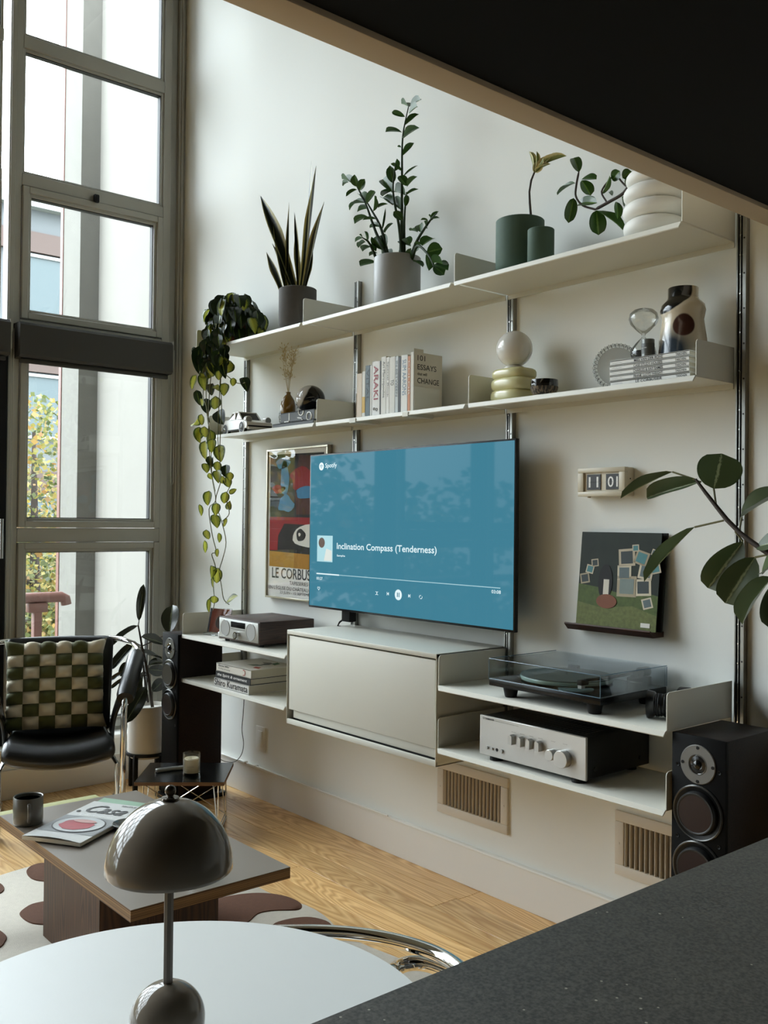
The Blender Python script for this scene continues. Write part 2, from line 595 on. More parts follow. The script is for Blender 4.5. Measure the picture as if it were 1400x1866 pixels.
# ------------------------------------------------------------------ outside: concrete pier, balcony, railing, trees, buildings
struct(B().box(-1.94, .02, -5, -.80, .6, 8).obj('wall_exterior', CONC))
struct(B().box(-2.23, -.114, -5, -1.94, .6, 8).obj('wall_exterior_pier', CONC2))
BRN = pm('brown_painted_steel', '#5d3a31', .55, var=.12, scale=20)
struct(B().box(-2.275, -.12, -5, -2.23, .3, 8).obj('trim_3', BRN))
struct(B().box(-1.75, RY0, -.25, -.80, .02, -.05).obj('floor_balcony', CONC))
struct(B().box(-60, -60, -6.2, -1.75, 40, -6).obj('ground', pm('grey_green_ground', '#6d6f5c', .9, var=.3, scale=.4)))
p = at(121, 1087, X=-1.6)
rl = empty('balcony_railing', (-1.6, p.y, -.05), 0, 'brown steel pipe railing seen outside through the lower window pane', 'railing')
T = Matrix.Translation((1.6, -p.y, .05))
rz = p.z
B().tube([(-1.6, -6.9, rz), (-1.6, p.y - .03, rz), (-1.6, p.y - .008, rz - .012), (-1.6, p.y, rz - .05)], .033, 14).xf(T).obj('handrail', BRN, rl)
yy = at(67, 1120, X=-1.6).y
while yy > -6.8:
    q_ = B().box(-1.625, yy - .025, -.05, -1.575, yy + .025, rz - .03, .004)
    q_.box(-1.63, yy - .06, rz - .09, -1.57, yy + .06, rz - .03, .008)
    q_.xf(T).obj('post', BRN, rl)
    yy -= 1.3

def leafcloud(b, c, r, n, s, sq=.8):
    for _ in range(n):
        while True:
            d = Vector((random.uniform(-1, 1), random.uniform(-1, 1), random.uniform(-1, 1)))
            if .25 < d.length < 1: break
        p = Vector(c) + Vector((d.x * r, d.y * r, d.z * r * sq))
        u = Vector((random.uniform(-1, 1), random.uniform(-1, 1), random.uniform(-1, .4))).normalized()
        v = u.orthogonal().normalized()
        v = (Matrix.Rotation(random.uniform(0, 6.3), 3, u) @ v)
        L = s * random.uniform(.7, 1.3); w_ = L * .4
        b.faces([p, p + u * L * .45 + v * w_, p + u * L, p + u * L * .45 - v * w_], [(0, 1, 2, 3)])

def foliage(name, cols):
    m = bpy.data.materials.new(name); m.use_nodes = True
    nt = m.node_tree; bs = nt.nodes['Principled BSDF']
    geo = node(nt, 'ShaderNodeNewGeometry')
    cr = ramp(nt, cols)
    nt.links.new(geo.outputs['Random Per Island'], cr.inputs[0])
    nt.links.new(cr.outputs[0], bs.inputs['Base Color'])
    bs.inputs['Roughness'].default_value = .6
    tl = node(nt, 'ShaderNodeBsdfTranslucent'); nt.links.new(cr.outputs[0], tl.inputs[0])
    mx = node(nt, 'ShaderNodeMixShader'); mx.inputs[0].default_value = .45
    nt.links.new(bs.outputs[0], mx.inputs[1]); nt.links.new(tl.outputs[0], mx.inputs[2])
    nt.links.new(mx.outputs[0], nt.nodes['Material Output'].inputs[0])
    return m
FOL = [foliage('yellow_green_leaves', [(0, '#2a331a'), (.45, '#4f5429'), (.8, '#75682f'), (1, '#6d4f2b')]),
       foliage('autumn_green_leaves', [(0, '#3b431f'), (.5, '#5f6330'), (.85, '#8a7b35'), (1, '#9c6e2c')]),
       foliage('golden_leaves', [(0, '#4a4a20'), (.4, '#6d6228'), (.8, '#7d5c24'), (1, '#5d371c')])]
BARK = pm('dark_bark', '#2e241c', .9, var=.2, scale=12)
def tree(x, y, ztop, r, fm, label, n=2600, s=.16):
    t = empty('tree', (x, y, -6), 0, label, 'tree', 'trees outside the window wall')
    H = ztop + 6
    b = B()
    b.tube([(0, 0, 0), (.1, .05, H * .3), (-.05, .1, H * .6), (.05, 0, H * .93)], [.16, .13, .09, .02], 8)
    f = B()
    for k_ in range(9):
        z0 = H * random.uniform(.35, .75)
        a = k_ * 2.4 + random.uniform(-.4, .4)
        L = r * random.uniform(.7, 1.1)
        e = Vector((math.cos(a) * L, math.sin(a) * L, z0 + L * random.uniform(.2, .8)))
        b.tube([(0, 0, z0), (e.x * .5, e.y * .5, z0 + (e.z - z0) * .35), e], [.05, .03, .008], 6)
        leafcloud(f, e * .92 + Vector((0, 0, e.z * .08)), r * .5, n // 11, s)
        leafcloud(f, Vector((e.x * .5, e.y * .5, e.z * .97)), r * .45, n // 22, s)
    leafcloud(f, (0, 0, H * .9), r * .55, n // 8, s)
    leafcloud(f, (0, 0, H * .72), r * .7, n // 8, s)
    b.obj('trunk', BARK, t)
    f.obj('foliage', fm, t, smooth=0)
tree(-6.3, 1.15, 3.0, 1.6, FOL[0], 'yellow-green tree just outside, seen left of the concrete pier', 17000, .065)
tree(-11.5, 3.4, 2.2, 1.8, FOL[2], 'golden autumn tree farther back behind the balcony railing', 8000, .09)
tree(-6.5, -5.2, 2.8, 1.6, FOL[1], 'green-gold tree reflected in the left half of the television', 3600, .17)
tree(-7.5, -9.6, 2.4, 1.8, FOL[0], 'pale yellow tree reflected in the middle of the television', 3600, .17)
tree(-10.5, -1.6, 1.6, 1.8, FOL[1], 'dull green tree hidden behind the window mullions on the left', 3000, .18)

def building(x, y0, y1, ztop, wall, label, rows, cols, band=None):
    t = empty('building', (x, (y0 + y1) / 2, -6), 0, label, 'building')
    B().box(-5, y0 - (y0 + y1) / 2, 0, 0, y1 - (y0 + y1) / 2, ztop + 6).obj('facade', wall, t)
    wdt = (y1 - y0) / cols; hh = (ztop + 6 - 1) / rows
    gl = pm('dark_building_glass', '#3f484a', .3, spec=.2)
    fr = pm('light_metal_trim', '#6a6e6c', .5)
    for i in range(cols):
        for j in range(rows):
            a = -(y1 - y0) / 2 + wdt * (i + .2); z = .6 + hh * (j + .25)
            wi = B().box(0, a, z, .06, a + wdt * .6, z + hh * .5).obj('window', gl, t)
            ring(B(), a - .06, a + wdt * .6 + .06, z - .06, z + hh * .5 + .06, .07, -.02, .1, 0).obj('window_frame', fr, wi)
    B().box(-5, -(y1 - y0) / 2 - .2, ztop + 6, .25, (y1 - y0) / 2 + .2, ztop + 6.25).obj('parapet', fr, t)
    for j in range(rows):
        z = .3 + hh * (j + .9)
        B().box(0, -(y1 - y0) / 2, z, .12, (y1 - y0) / 2, z + .45).obj('cladding_band', band or fr, t)
building(-17, 2.6, 9.5, 8.3, pm('grey_cladding', '#3f4344', .7, var=.1, scale=1), 'grey apartment block with pale parapet, seen far left through the upper sash', 5, 4, pm('brown_panels', '#35261f', .7))
building(-22, -16, -4, 3.2, pm('brown_brick_block', '#4a3c32', .8, var=.15, scale=2), 'low brown block across the street, seen in the television reflection', 3, 6)
# ------------------------------------------------------------------ wall shelving system
W = .925
ZT, ZM, ZB1, ZB2 = 2.257, 1.832, .836, .618
DT, DM, DB = .305, .2285, .363
G = .007
ORD = ['first', 'second', 'third', 'fourth']
UPT = [2.40, 2.478, 2.47, 2.478]
UPB = [.545, .52, .50, .50]
for i in range(4):
    x = i * W + .014
    u = empty('wall_upright', (x, 0, UPB[i]), 0, ['leftmost aluminium shelf upright, beside the trailing plant and poster', 'aluminium shelf upright between snake plant and book row, its top showing', 'aluminium shelf upright behind the globe lamp and television edge', 'rightmost aluminium shelf upright, with dark slot and pale pins'][i], 'upright', 'aluminium shelf uprights on the wall')
    H = UPT[i] - UPB[i]
    b = B()
    b.box(-.015, -.004, 0, .017, 0, H)
    b.box(-.015, -.018, 0, -.011, -.004, H)
    b.box(-.004, -.018, 0, -.001, -.004, H)
    b.box(.005, -.02, 0, .017, -.004, H, .001, 1)
    b.obj('rail_profile', ALU, u)
    B().box(-.011, -.007, .001, -.004, -.0042, H - .001).box(-.001, -.007, .001, .005, -.0042, H - .001).obj('slot', DARKSLOT, u)
    b = B()
    z = .08
    while z < H - .03:
        b.cyl((.011, -.0195, z), (.011, -.0207, z), .0028, 8)
        z += .105
    o = b.obj('screw_holes', DARKSLOT, u); o['kind'] = 'stuff'
    b = B()
    z = .03
    while z < H - .03:
        b.cyl((-.0025, -.008, z), (-.0025, -.0195, z), .0026, 8)
        z += .058
    o = b.obj('pins', pm('bright_pin', '#dcdcd8', .2, 1), u); o['kind'] = 'stuff'

def side_panel(x, d, h, parent, t=.0025, name='side_panel'):
    r = .012
    pts = [(-.02, 0), (-d + .004, 0)]
    for k_ in range(6):
        a = math.pi + (math.pi / 2) * -k_ / 5
        pts.append((-d + .004 + r + r * math.cos(a), h - r + r * math.sin(a)))
    pts.append((-.02, h))
    return B().prism([(x, y, z) for y, z in pts], (t, 0, 0)).obj(name, SHELF, parent)

def shelf(i, z, d, label, left=True, right=False, group='off-white metal wall shelves', x0=None, x1=None):
    x0 = i * W + G if x0 is None else x0
    x1 = (i + 1) * W - G if x1 is None else x1
    s = empty('shelf', (x0, 0, z), 0, label, 'shelf', group)
    L = x1 - x0
    prof = [(-.018, 0), (-d + .003, 0), (-d, -.0015), (-d - .0035, -.016), (-d - .0015, -.0185), (-d + .0005, -.0165), (-d + .004, -.004), (-.018, -.004)]
    b = B()
    # lip ends are rounded: the lip runs a touch shorter at its lower edge
    a = [Vector((0 if zz > -.01 else .006, y, zz)) for y, zz in prof]
    c = [Vector((L if zz > -.01 else L - .006, y, zz)) for y, zz in prof]
    b.loft([a, c])
    b.obj('shelf_plate', SHELF, s, smooth=30)
    B().box(.0, -.022, -.02, L, -.018, 0).obj('rear_flange', SHELF, s)
    if left: side_panel(-.002, d, .104, s)
    if right: side_panel(L - .001, d, .104, s)
    return s
shelf(0, ZT, DT, 'top shelf on the left, carrying the trailing plant and snake plant')
shelf(1, ZT, DT, 'top shelf in the middle, carrying the tall plant in a light grey pot')
shelf(2, ZT, DT, 'top shelf on the right, carrying the green planter and white ribbed vase', right=True)
shelf(0, ZM, DM, 'middle shelf on the left, carrying the white model car')
shelf(1, ZM, DM, 'middle shelf above the television, carrying the row of standing books')
shelf(2, ZM, DM, 'middle shelf on the right, carrying the globe lamp and magazine-like book stack', right=True)
shelf(0, ZB1, DB, 'low shelf on the left, carrying the wood-cased radio')
shelf(0, ZB2, DB, 'lowest left shelf, carrying three thick books')
shelf(2, ZB1, DB, 'low shelf on the right, carrying the turntable and camera', right=True)
shelf(2, ZB2, DB, 'lowest right shelf, carrying the silver amplifier', right=True)

# ------------------------------------------------------------------ cabinet under the television
cb = empty('cabinet', (1.5 * W, 0, .549), 0, 'off-white wall-hung cabinet with a drop-down flap under the television', 'cabinet')
hw, hh, dd = W / 2 - .002, .395, .363
b = B()
b.box(-hw, -dd, hh - .018, hw, -.01, hh, .0025)
b.box(-hw, -dd + .006, 0, hw, -.01, .004)
b.box(-hw, -dd + .002, 0, hw, -dd + .012, .022, .003)
b.box(-hw, -.014, 0, hw, -.01, hh)
b.obj('carcass', SHELF, cb)
for s in (-1, 1):
    B().box(s * hw - (.004 if s > 0 else 0), -dd + .001, 0, s * hw + (0 if s > 0 else .004), -.01, hh, .001, 1).obj('side', SHELF, cb)
B().box(-hw + .012, -dd + .03, .004, hw - .008, -dd + .034, hh - .02).obj('shadow_gap', DARKSLOT, cb)
B().box(-hw + .014, -dd + .004, .062, hw - .009, -dd + .022, hh - .024, .002).obj('flap', SHELF, cb)
B().box(-hw + .03, -dd + .016, .026, hw - .009, -dd + .03, .06, .003).obj('finger_rail', SHELF, cb)

# ------------------------------------------------------------------ television
SCRB = pm('screen_blue', '#000000', .03, spec=.045, emit='#4a90a8', estr=.66)
SCRL = pm('screen_white', '#000000', .3, emit='#dff3f8', estr=.85)
SCRM = pm('screen_pale', '#000000', .3, emit='#9fcad6', estr=.8)
SCRD = pm('screen_deep', '#000000', .2, emit='#2f7d97', estr=.62)
YT = -.125
a = at(567, 830, Y=YT); c = at(941, 797, Y=YT); d_ = at(938, 1150, Y=YT); e_ = at(561, 1108, Y=YT)
tx0, tx1 = (a.x + e_.x) / 2, (c.x + d_.x) / 2
tz0, tz1 = (d_.z + e_.z) / 2, (a.z + c.z) / 2
tw, th = tx1 - tx0, tz1 - tz0
tv = empty('television', ((tx0 + tx1) / 2, YT, tz0), 0, 'large flat television showing a blue music player screen', 'television')
# very slight turn of the panel on its arm
B().box(-tw / 2, 0, 0, tw / 2, .018, th, .002).obj('panel', BLACK, tv)
B().box(-tw * .36, .018, .03, tw * .36, .06, th * .55, .008).obj('back_housing', BLACKM, tv)
b = B().box(-.12, .06, .18, .12, .10, .42, .004)
b.box(-.03, .06, .2, .03, .124, .4)
b.obj('wall_bracket', BLACKM, tv)
B().box(-tw / 2 + .007, -.0012, .009, tw / 2 - .007, .001, th - .007).obj('screen', SCRB, tv)
b = B().box(-tw * .335, .03, -.05, -tw * .29, .07, .03, .004)
b.obj('cable_block', BLACKM, tv)
B().tube([(-tw * .33, .04, -.04), (-tw * .345, .03, -.055), (-tw * .345, .02, -.07), (-tw * .335, .03, -.076)], .004, 6).obj('cable', BLACKM, tv)
def s2(px, py):
    p = at(px, py, Y=YT - .0015)
    return p.x - (tx0 + tx1) / 2, p.z - tz0
def tvtext(t, px0, py0, px1, h, mat, bold=.0, name='screen_text'):
    x0, z0 = s2(px0, py0); x1, _ = s2(px1, py0)
    return text(t, x1 - x0, h, mat, tv, (x0, -.0014, z0), name=name, bold=bold)
tvtext('Inclination Compass (Tenderness)', 614, 1004, 796, .036, SCRL, .012)
tvtext('Sampha', 614, 1015, 629, .011, SCRL, .02)
tvtext('Spotify', 593, 855, 614, .026, SCRL, .008)
tvtext('00:27', 577, 1056, 588, .0125, SCRL, .012)
tvtext('03:08', 896, 1081, 913, .0125, SCRL, .012)
def disc(px, py, r, mat, name, y=-.0016, n=32):
    x, z = s2(px, py)
    B().cyl((x, y + .0003, z), (x, y, z), r, n).obj(name, mat, tv)
    return x, z
x, z = disc(586, 850, .0175, SCRL, 'logo_disc')
for k_ in range(3):
    rr = [.021, .016, .011][k_]
    zz = z - .011 + [.0, -.0015, -.003][k_]
    b = B()
    b.tube([(x + rr * .62 * math.sin(t_ / 8 * 1.5 - .75), -.0021, zz + rr * (.85 * math.cos(t_ / 8 * 1.5 - .75))) for t_ in range(9)], .0014 - .0002 * k_, 6)
    b.obj('logo_arc', SCRD, tv)
x0, z0 = s2(577, 1043); x1, z1 = s2(618, 1048); x2, z2 = s2(912, 1074)
zz = (z0 + z2) / 2
B().box(x0, -.0017, zz - .0028, x1, -.0013, zz + .0028).obj('progress_played', SCRL, tv)
B().box(x1, -.0016, zz - .0016, x2, -.0013, zz + .0016).obj('progress_track', SCRM, tv)
x, z = disc(726, 1084, .0215, SCRL, 'play_button')
B().box(x - .007, -.0021, z - .009, x - .0025, -.0017, z + .009).box(x + .0025, -.0021, z - .009, x + .007, -.0017, z + .009).obj('pause_mark', SCRD, tv)
for px, sg in ((707, -1), (746, 1)):
    x, z = s2(px, 1082 + (px - 707) * .1)
    b = B().prism([(x - sg * .006, -.0013, z - .007), (x - sg * .006, -.0013, z + .007), (x + sg * .004, -.0013, z)], (0, -.0004, 0))
    b.box(min(x + sg * .004, x + sg * .0065), -.0017, z - .007, max(x + sg * .004, x + sg * .0065), -.0013, z + .007)
    b.obj('skip_mark', SCRL, tv)
for px, py in ((687, 1081), (767, 1088)):
    x, z = s2(px, py)
    b = B()
    if px < 700:
        b.tube([(x - .008, -.0016, z - .006), (x - .003, -.0016, z - .006), (x + .003, -.0016, z + .006), (x + .008, -.0016, z + .006)], .0011, 5)
        b.tube([(x - .008, -.0016, z + .006), (x - .003, -.0016, z + .006), (x + .003, -.0016, z - .006), (x + .008, -.0016, z - .006)], .0011, 5)
    else:
        b.tube([(x + .002, -.0016, z + .006), (x - .005, -.0016, z + .006), (x - .008, -.0016, z + .002), (x - .008, -.0016, z - .003)], .0011, 5)
        b.tube([(x - .003, -.0016, z - .006), (x + .005, -.0016, z - .006), (x + .008, -.0016, z - .002), (x + .008, -.0016, z + .003)], .0011, 5)
    b.obj('mode_mark', SCRL, tv)
x, z = s2(581, 1072)
b = B().tube([(x, -.0016, z - .008), (x - .009, -.0016, z + .002), (x - .006, -.0016, z + .007), (x, -.0016, z + .003), (x + .006, -.0016, z + .007), (x + .009, -.0016, z + .002), (x, -.0016, z - .008)], .0011, 5)
b.obj('heart_mark', SCRL, tv)
x0, z0 = s2(578, 1022); x1, _ = s2(606, 1022)
cov = B().box(x0, -.0019, z0 - .002, x1, -.0013, z0 + (x1 - x0)).obj('cover_picture', pm('cover_sky', '#000000', .3, emit='#a9d6df', estr=.85), tv)
sx_ = x1 - x0
B().cyl((x0 + sx_ * .3, -.0022, z0 + sx_ * .72), (x0 + sx_ * .3, -.0019, z0 + sx_ * .72), sx_ * .2, 18).obj('cover_shape', pm('cover_brown', '#000000', .3, emit='#5a4138', estr=.7), cov)
B().prism([(x0 + sx_ * .45, -.002, z0 + .003), (x0 + sx_ * .95, -.002, z0 + .003), (x0 + sx_ * .95, -.002, z0 + sx_ * .42), (x0 + sx_ * .6, -.002, z0 + sx_ * .5)], (0, -.0002, 0)).obj('cover_shape', pm('cover_cream', '#000000', .3, emit='#dfe6e0', estr=.8), cov)

# ------------------------------------------------------------------ poster behind the television
YP = -.028
a = at(486, 820, Y=YP); c = at(597, 810, Y=YP); e_ = at(485, 1088, Y=YP)
pw_, ph = c.x - a.x, a.z - e_.z
po = empty('poster', (a.x, 0, e_.z), 0, 'framed poster in black, red, blue and ochre half behind the television', 'poster')
SILV = pm('silver_frame', '#b9b3a2', .3, .8)
b = B()
for bx in ((0, 0, pw_, .009), (0, ph - .009, pw_, ph), (0, .009, .009, ph - .009), (pw_ - .009, .009, pw_, ph - .009)):
    b.box(bx[0], YP, bx[1], bx[2], -.001, bx[3], .001, 1)
b.obj('frame', SILV, po)
B().box(.008, YP + .008, .008, pw_ - .008, YP + .011, ph - .008).obj('sheet', PAPERW, po)
PA = dict(k=pm('poster_black', '#262320', .6, spec=.1, var=.1, scale=30), r=pm('poster_red', '#8e1c1c', .6, spec=.1, var=.2, scale=25), b=pm('poster_blue', '#3f7ea6', .6, spec=.1, var=.12, scale=25), o=pm('poster_ochre', '#a8792a', .6, spec=.1, var=.15, scale=30), w=pm('poster_cream', '#d9d6cc', .6, spec=.1), br=pm('poster_brown', '#4d2a1d', .6, spec=.1, var=.2, scale=30))
def flat(poly, col, lay, name='printed_shape'):
    y = YP + .008 - .0004 * lay
    B().prism([(x * pw_, y, z * ph) for x, z in poly], (0, -.0003, 0)).obj(name, PA[col], po)
def blob(cx, cz, rx, rz, n=18, ph0=0.0, amp=.15, f=3):
    return [(cx + rx * math.cos(t) * (1 + amp * math.sin(f * t + ph0)), cz + rz * math.sin(t) * (1 + amp * math.cos(f * t + ph0))) for t in (2 * math.pi * k_ / n for k_ in range(n))]
flat([(.05, .23), (.93, .22), (.93, .955), (.05, .965)], 'k', 0)
flat([(.05, .32), (.05, .545), (.93, .54), (.93, .49), (.30, .5), (.2, .42), (.19, .32)], 'r', 1)
flat([(.05, .212), (.93, .205), (.93, .30), (.05, .315)], 'o', 1)
flat([(.5, .56), (.93, .56), (.93, .93), (.55, .95), (.46, .8)], 'br', 1)
flat(blob(.62, .79, .24, .07, ph0=1, amp=.25), 'r', 2)
flat(blob(.27, .9, .12, .035, ph0=.5), 'b', 2)
flat(blob(.30, .80, .07, .12, ph0=2, amp=.1), 'b', 2)
flat(blob(.32, .63, .13, .055, ph0=2.2, amp=.2), 'b', 3)
flat(blob(.2, .73, .11, .028, ph0=.2), 'r', 2)
flat(blob(.68, .7, .2, .04, ph0=1.3), 'b', 4)
flat(blob(.7, .42, .26, .075, ph0=2.5, amp=.08), 'w', 3)
flat(blob(.58, .425, .075, .04, ph0=1, amp=.1), 'k', 4)
flat(blob(.84, .42, .07, .04, ph0=0, amp=.1), 'k', 4)
flat(blob(.56, .43, .018, .012), 'w', 5)
flat(blob(.83, .43, .018, .012), 'w', 5)
yt = YP + .0075
text('LE CORBUSIER', pw_ * .82, .052, INK, po, (pw_ * .10, yt, ph * .135), bold=.012)
text('TAPISSERIES', pw_ * .30, .018, INK, po, (pw_ * .40, yt, ph * .098))
text('EN L\'ÉGLISE DU CHÂTEAU FELLETIN', pw_ * .9, .022, INK, po, (pw_ * .05, yt, ph * .06))
text('23 JUIN - 15 SEPTEMBRE', pw_ * .55, .017, INK, po, (pw_ * .24, yt, ph * .03))
B().box(.006, YP + .0035, .006, pw_ - .006, YP + .0045, ph - .006).obj('glazing', clear('poster_glass', (1, 1, 1), 0, .0, .1), po)

# ------------------------------------------------------------------ flip clock
YC = -.056
a = at(1053, 854, Y=YC); c = at(1139, 850, Y=YC); e_ = at(1053, 905, Y=YC)
cw, ch = c.x - a.x, a.z - e_.z
ck = empty('flip_clock', (a.x, 0, e_.z), 0, 'cream flip clock on the wall above the propped record', 'clock')
CREAM = pm('cream_plastic', '#c9bfa8', .35)
b = B()
b.box(0, YC + .012, 0, cw, 0, ch, .006, 3)
ring_y = [(0, 0, cw, .016), (0, ch - .016, cw, ch), (0, .016, .024, ch - .016), (cw - .024, .016, cw, ch - .016)]
for q0 in ring_y: b.box(q0[0], YC, q0[1], q0[2], YC + .02, q0[3], .0022, 2)
b.obj('case', CREAM, ck)
B().box(.02, YC + .008, .014, cw - .02, YC + .013, ch - .014).obj('face', pm('clock_face', '#d2cab5', .5), ck)
for k_, t_ in enumerate(('11', '01')):
    x0 = .036 + k_ * (cw * .5 - .018)
    fw_ = cw * .29
    fl_ = B().box(x0, YC + .005, .022, x0 + fw_, YC + .008, ch * .49).box(x0, YC + .005, ch * .50, x0 + fw_, YC + .008, ch - .022).obj('flap_card', pm('flap_black', '#1b1b1a', .45), ck)
    text(t_, fw_ * .72, ch * .37, WHITEP, ck, (x0 + fw_ * .5, YC + .0046, ch * .5), align='C', bold=.01, name='digits')
    B().box(x0 - .002, YC + .0042, ch * .492, x0 + fw_ + .002, YC + .0047, ch * .50).obj('flap_split', BLACKM, ck)
b = B()
for s in (.03, cw - .03): b.cyl((s, YC + .025, -.004), (s, YC + .025, .003), .006, 10)
b.obj('foot', CREAM, ck)
B().cyl((cw, YC + .03, ch * .6), (cw + .001, YC + .03, ch * .6), .0025, 8).obj('screw', BLACKM, ck)

# ------------------------------------------------------------------ record ledge and records
WALN = wood('dark_walnut', '#1f110a', '#4a2a19', scale=8, stretch=(1, 16, 16), rough=.4, rnd=False)
a = at(1029, 1134, Y=-.075); c = at(1185, 1151, Y=-.075)
ZL = 1.062
lg = empty('record_ledge', (a.x, 0, ZL - .018), 0, 'narrow dark walnut ledge on the wall holding the record', 'ledge')
LL = c.x - a.x
b = B().prism([(0, 0, 0), (0, -.058, 0), (0, -.078, .02), (0, -.074, .024), (0, -.066, .018), (0, 0, .018)], (LL, 0, 0))
b.obj('board', WALN, lg)
GRN = {}
def rec(name, y0, dx, label, art):
    r = empty(name, (a.x + .035 + dx, y0, ZL + .0012), 0, label, 'record')
    r.rotation_euler = (-.10, 0, 0)
    B().box(0, 0, 0, .315, .005, .315).obj('sleeve', pm('sleeve_card', '#0f110e', .6, spec=.2), r)
    if art:
        S = .315
        def f2(poly, col, lay, rough=.4, var=.25, sc=18):
            y = -.0003 * lay
            m = GRN.setdefault(col, pm('print_' + col[1:], col, .5, spec=.2, var=var, scale=sc))
            B().prism([(x * S, y, z * S) for x, z in poly], (0, -.0003, 0)).obj('printed_shape', m, r)
        f2([(0, 0), (1, 0), (1, 1), (0, 1)], '#1a231a', 1, var=.5)
        f2([(0, 0), (1, 0), (1, .36), (.8, .40), (.55, .36), (.3, .41), (0, .44)], '#4b5a2c', 2, var=.5, sc=60)
        f2([(0, 0), (1, 0), (1, .16), (.7, .24), (.3, .2), (0, .25)], '#61683a', 3, var=.5, sc=80)
        rnd = random.Random(3)
        for (bx, bz, bs, rot) in ((.60, .74, .20, .1), (.78, .74, .16, -.3), (.58, .58, .17, .05), (.84, .60, .17, -.15), (.62, .44, .24, .02), (.82, .44, .19, .08), (.95, .64, .12, .25), (.14, .60, .10, -.2), (.08, .50, .12, .2), (.20, .67, .09, .15), (.70, .84, .08, .1), (.93, .80, .07, -.3), (.88, .28, .12, .3)):
            ca, sa = math.cos(rot), math.sin(rot)
            sq = lambda k_: [(bx + (u * ca - v * sa) * bs * .5 * k_, bz + (u * sa + v * ca) * bs * .45 * k_) for u, v in ((-1, -1), (1, -1), (1, 1), (-1, 1))]
            f2(sq(1.0), rnd.choice(('#b7ab94', '#a3977f', '#c7bda6')), 4, var=.1)
            f2(sq(.72), rnd.choice(('#5d6a6c', '#3a4243', '#77837f', '#4f7f83')), 5, var=.2)
        f2([(.35 + .09 * math.cos(t_ * .3142), .47 + .19 * math.sin(t_ * .3142)) for t_ in range(20)], '#141311', 6, var=.1)
        f2([(.33, .34), (.33, .5), (.40, .5), (.40, .34)], '#cfc8ba', 7, var=.05)
        f2([(.38 + .13 * math.cos(t_ * .3142), .27 + .075 * math.sin(t_ * .3142)) for t_ in range(20)], '#7a4a35', 8, var=.2)
        f2([(.82, .035), (.93, .035), (.93, .08), (.82, .08)], '#d8d5cc', 8, var=.02)
rec('record', -.057, 0, 'green-covered record at the front of the ledge, boxes on its cover', True)
rec('record', -.044, .012, 'dark record behind the green-covered one on the ledge', False)

# ------------------------------------------------------------------ wall vents, switch plate
VENT = pm('beige_vent_paint', '#d8cfc0', .5)
def vent(x0, x1, z0, z1, label):
    v = empty('wall_vent', (x0, 0, z0), 0, label, 'vent', 'return air vents low on the shelf wall')
    w_, h = x1 - x0, z1 - z0
    m = .035
    b = B()
    for q0 in ((0, 0, w_, m), (0, h - m, w_, h), (0, m, m, h - m), (w_ - m, m, w_, h - m)):
        b.box(q0[0], -.012, q0[1], q0[2], 0, q0[3], .003, 2)
    b.obj('frame', VENT, v)
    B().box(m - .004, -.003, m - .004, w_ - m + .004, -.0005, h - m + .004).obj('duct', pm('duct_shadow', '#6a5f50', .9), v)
    n = 16
    me = B().box(-.0012, -.0115, 0, .0012, -.003, h - 2 * m).xf(Matrix.Rotation(0.0, 4, 'Z')).mesh('louvre', VENT)
    for k_ in range(n):
        inst('louvre', me, v, Matrix.Translation((m + (w_ - 2 * m) * (k_ + .5) / n, 0, m)) @ Matrix.Rotation(-.35, 4, 'Z'))
    for zz in (h * .5,):
        for xx in (m * .5, w_ - m * .5):
            B().cyl((xx, -.0135, zz), (xx, -.0115, zz), .0035, 10).obj('screw', VENT, v)
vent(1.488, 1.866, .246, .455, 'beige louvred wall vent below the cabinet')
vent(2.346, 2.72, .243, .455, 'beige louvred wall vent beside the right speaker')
sp = empty('switch_plate', (.136, 0, .236), 0, 'blank white wall plate below the lowest left shelf', 'wall plate')
B().box(0, -.006, 0, .085, 0, .125, .003).obj('plate', TRIMW, sp)
B().box(.022, -.010, .022, .063, -.005, .103, .002).obj('insert', TRIMW, sp)
cd_ = empty('power_cord', (0, 0, 0), 0, 'thin dark cord hanging from the lowest left shelf along the baseboard', 'cord')
b = B()
pts = [at(445, 1272, Y=-.03), at(443, 1305, Y=-.03), at(441, 1330, Y=-.03), at(444, 1355, Y=-.028), at(440, 1375, Y=-.03), at(428, 1388, Y=-.035), at(412, 1388, Y=-.04), at(402, 1384, Y=-.05)]
B().tube(curve(pts), .002, 6).obj('cord', pm('grey_brown_cord', '#4a443c', .6), cd_)
cc = empty('cable_run', (0, 0, .156), 0, 'thin white cable clipped along the top of the baseboard', 'cable')
B().tube([(-.3, -.026, .004), (.05, -.026, .004), (.15, -.027, .006), (.6, -.026, .004), (1.2, -.025, .004)], .0035, 6).obj('cable', TRIMW, cc)
for x in (.07, .17):
    B().box(x - .008, -.034, 0, x + .008, -.012, .012, .003).obj('clip', TRIMW, cc)
# ------------------------------------------------------------------ things on the middle shelves
def rz(a): return Matrix.Rotation(a, 4, 'Z')
def rx(a): return Matrix.Rotation(a, 4, 'X')
def ry(a): return Matrix.Rotation(a, 4, 'Y')
def tr(*a): return Matrix.Translation(a)

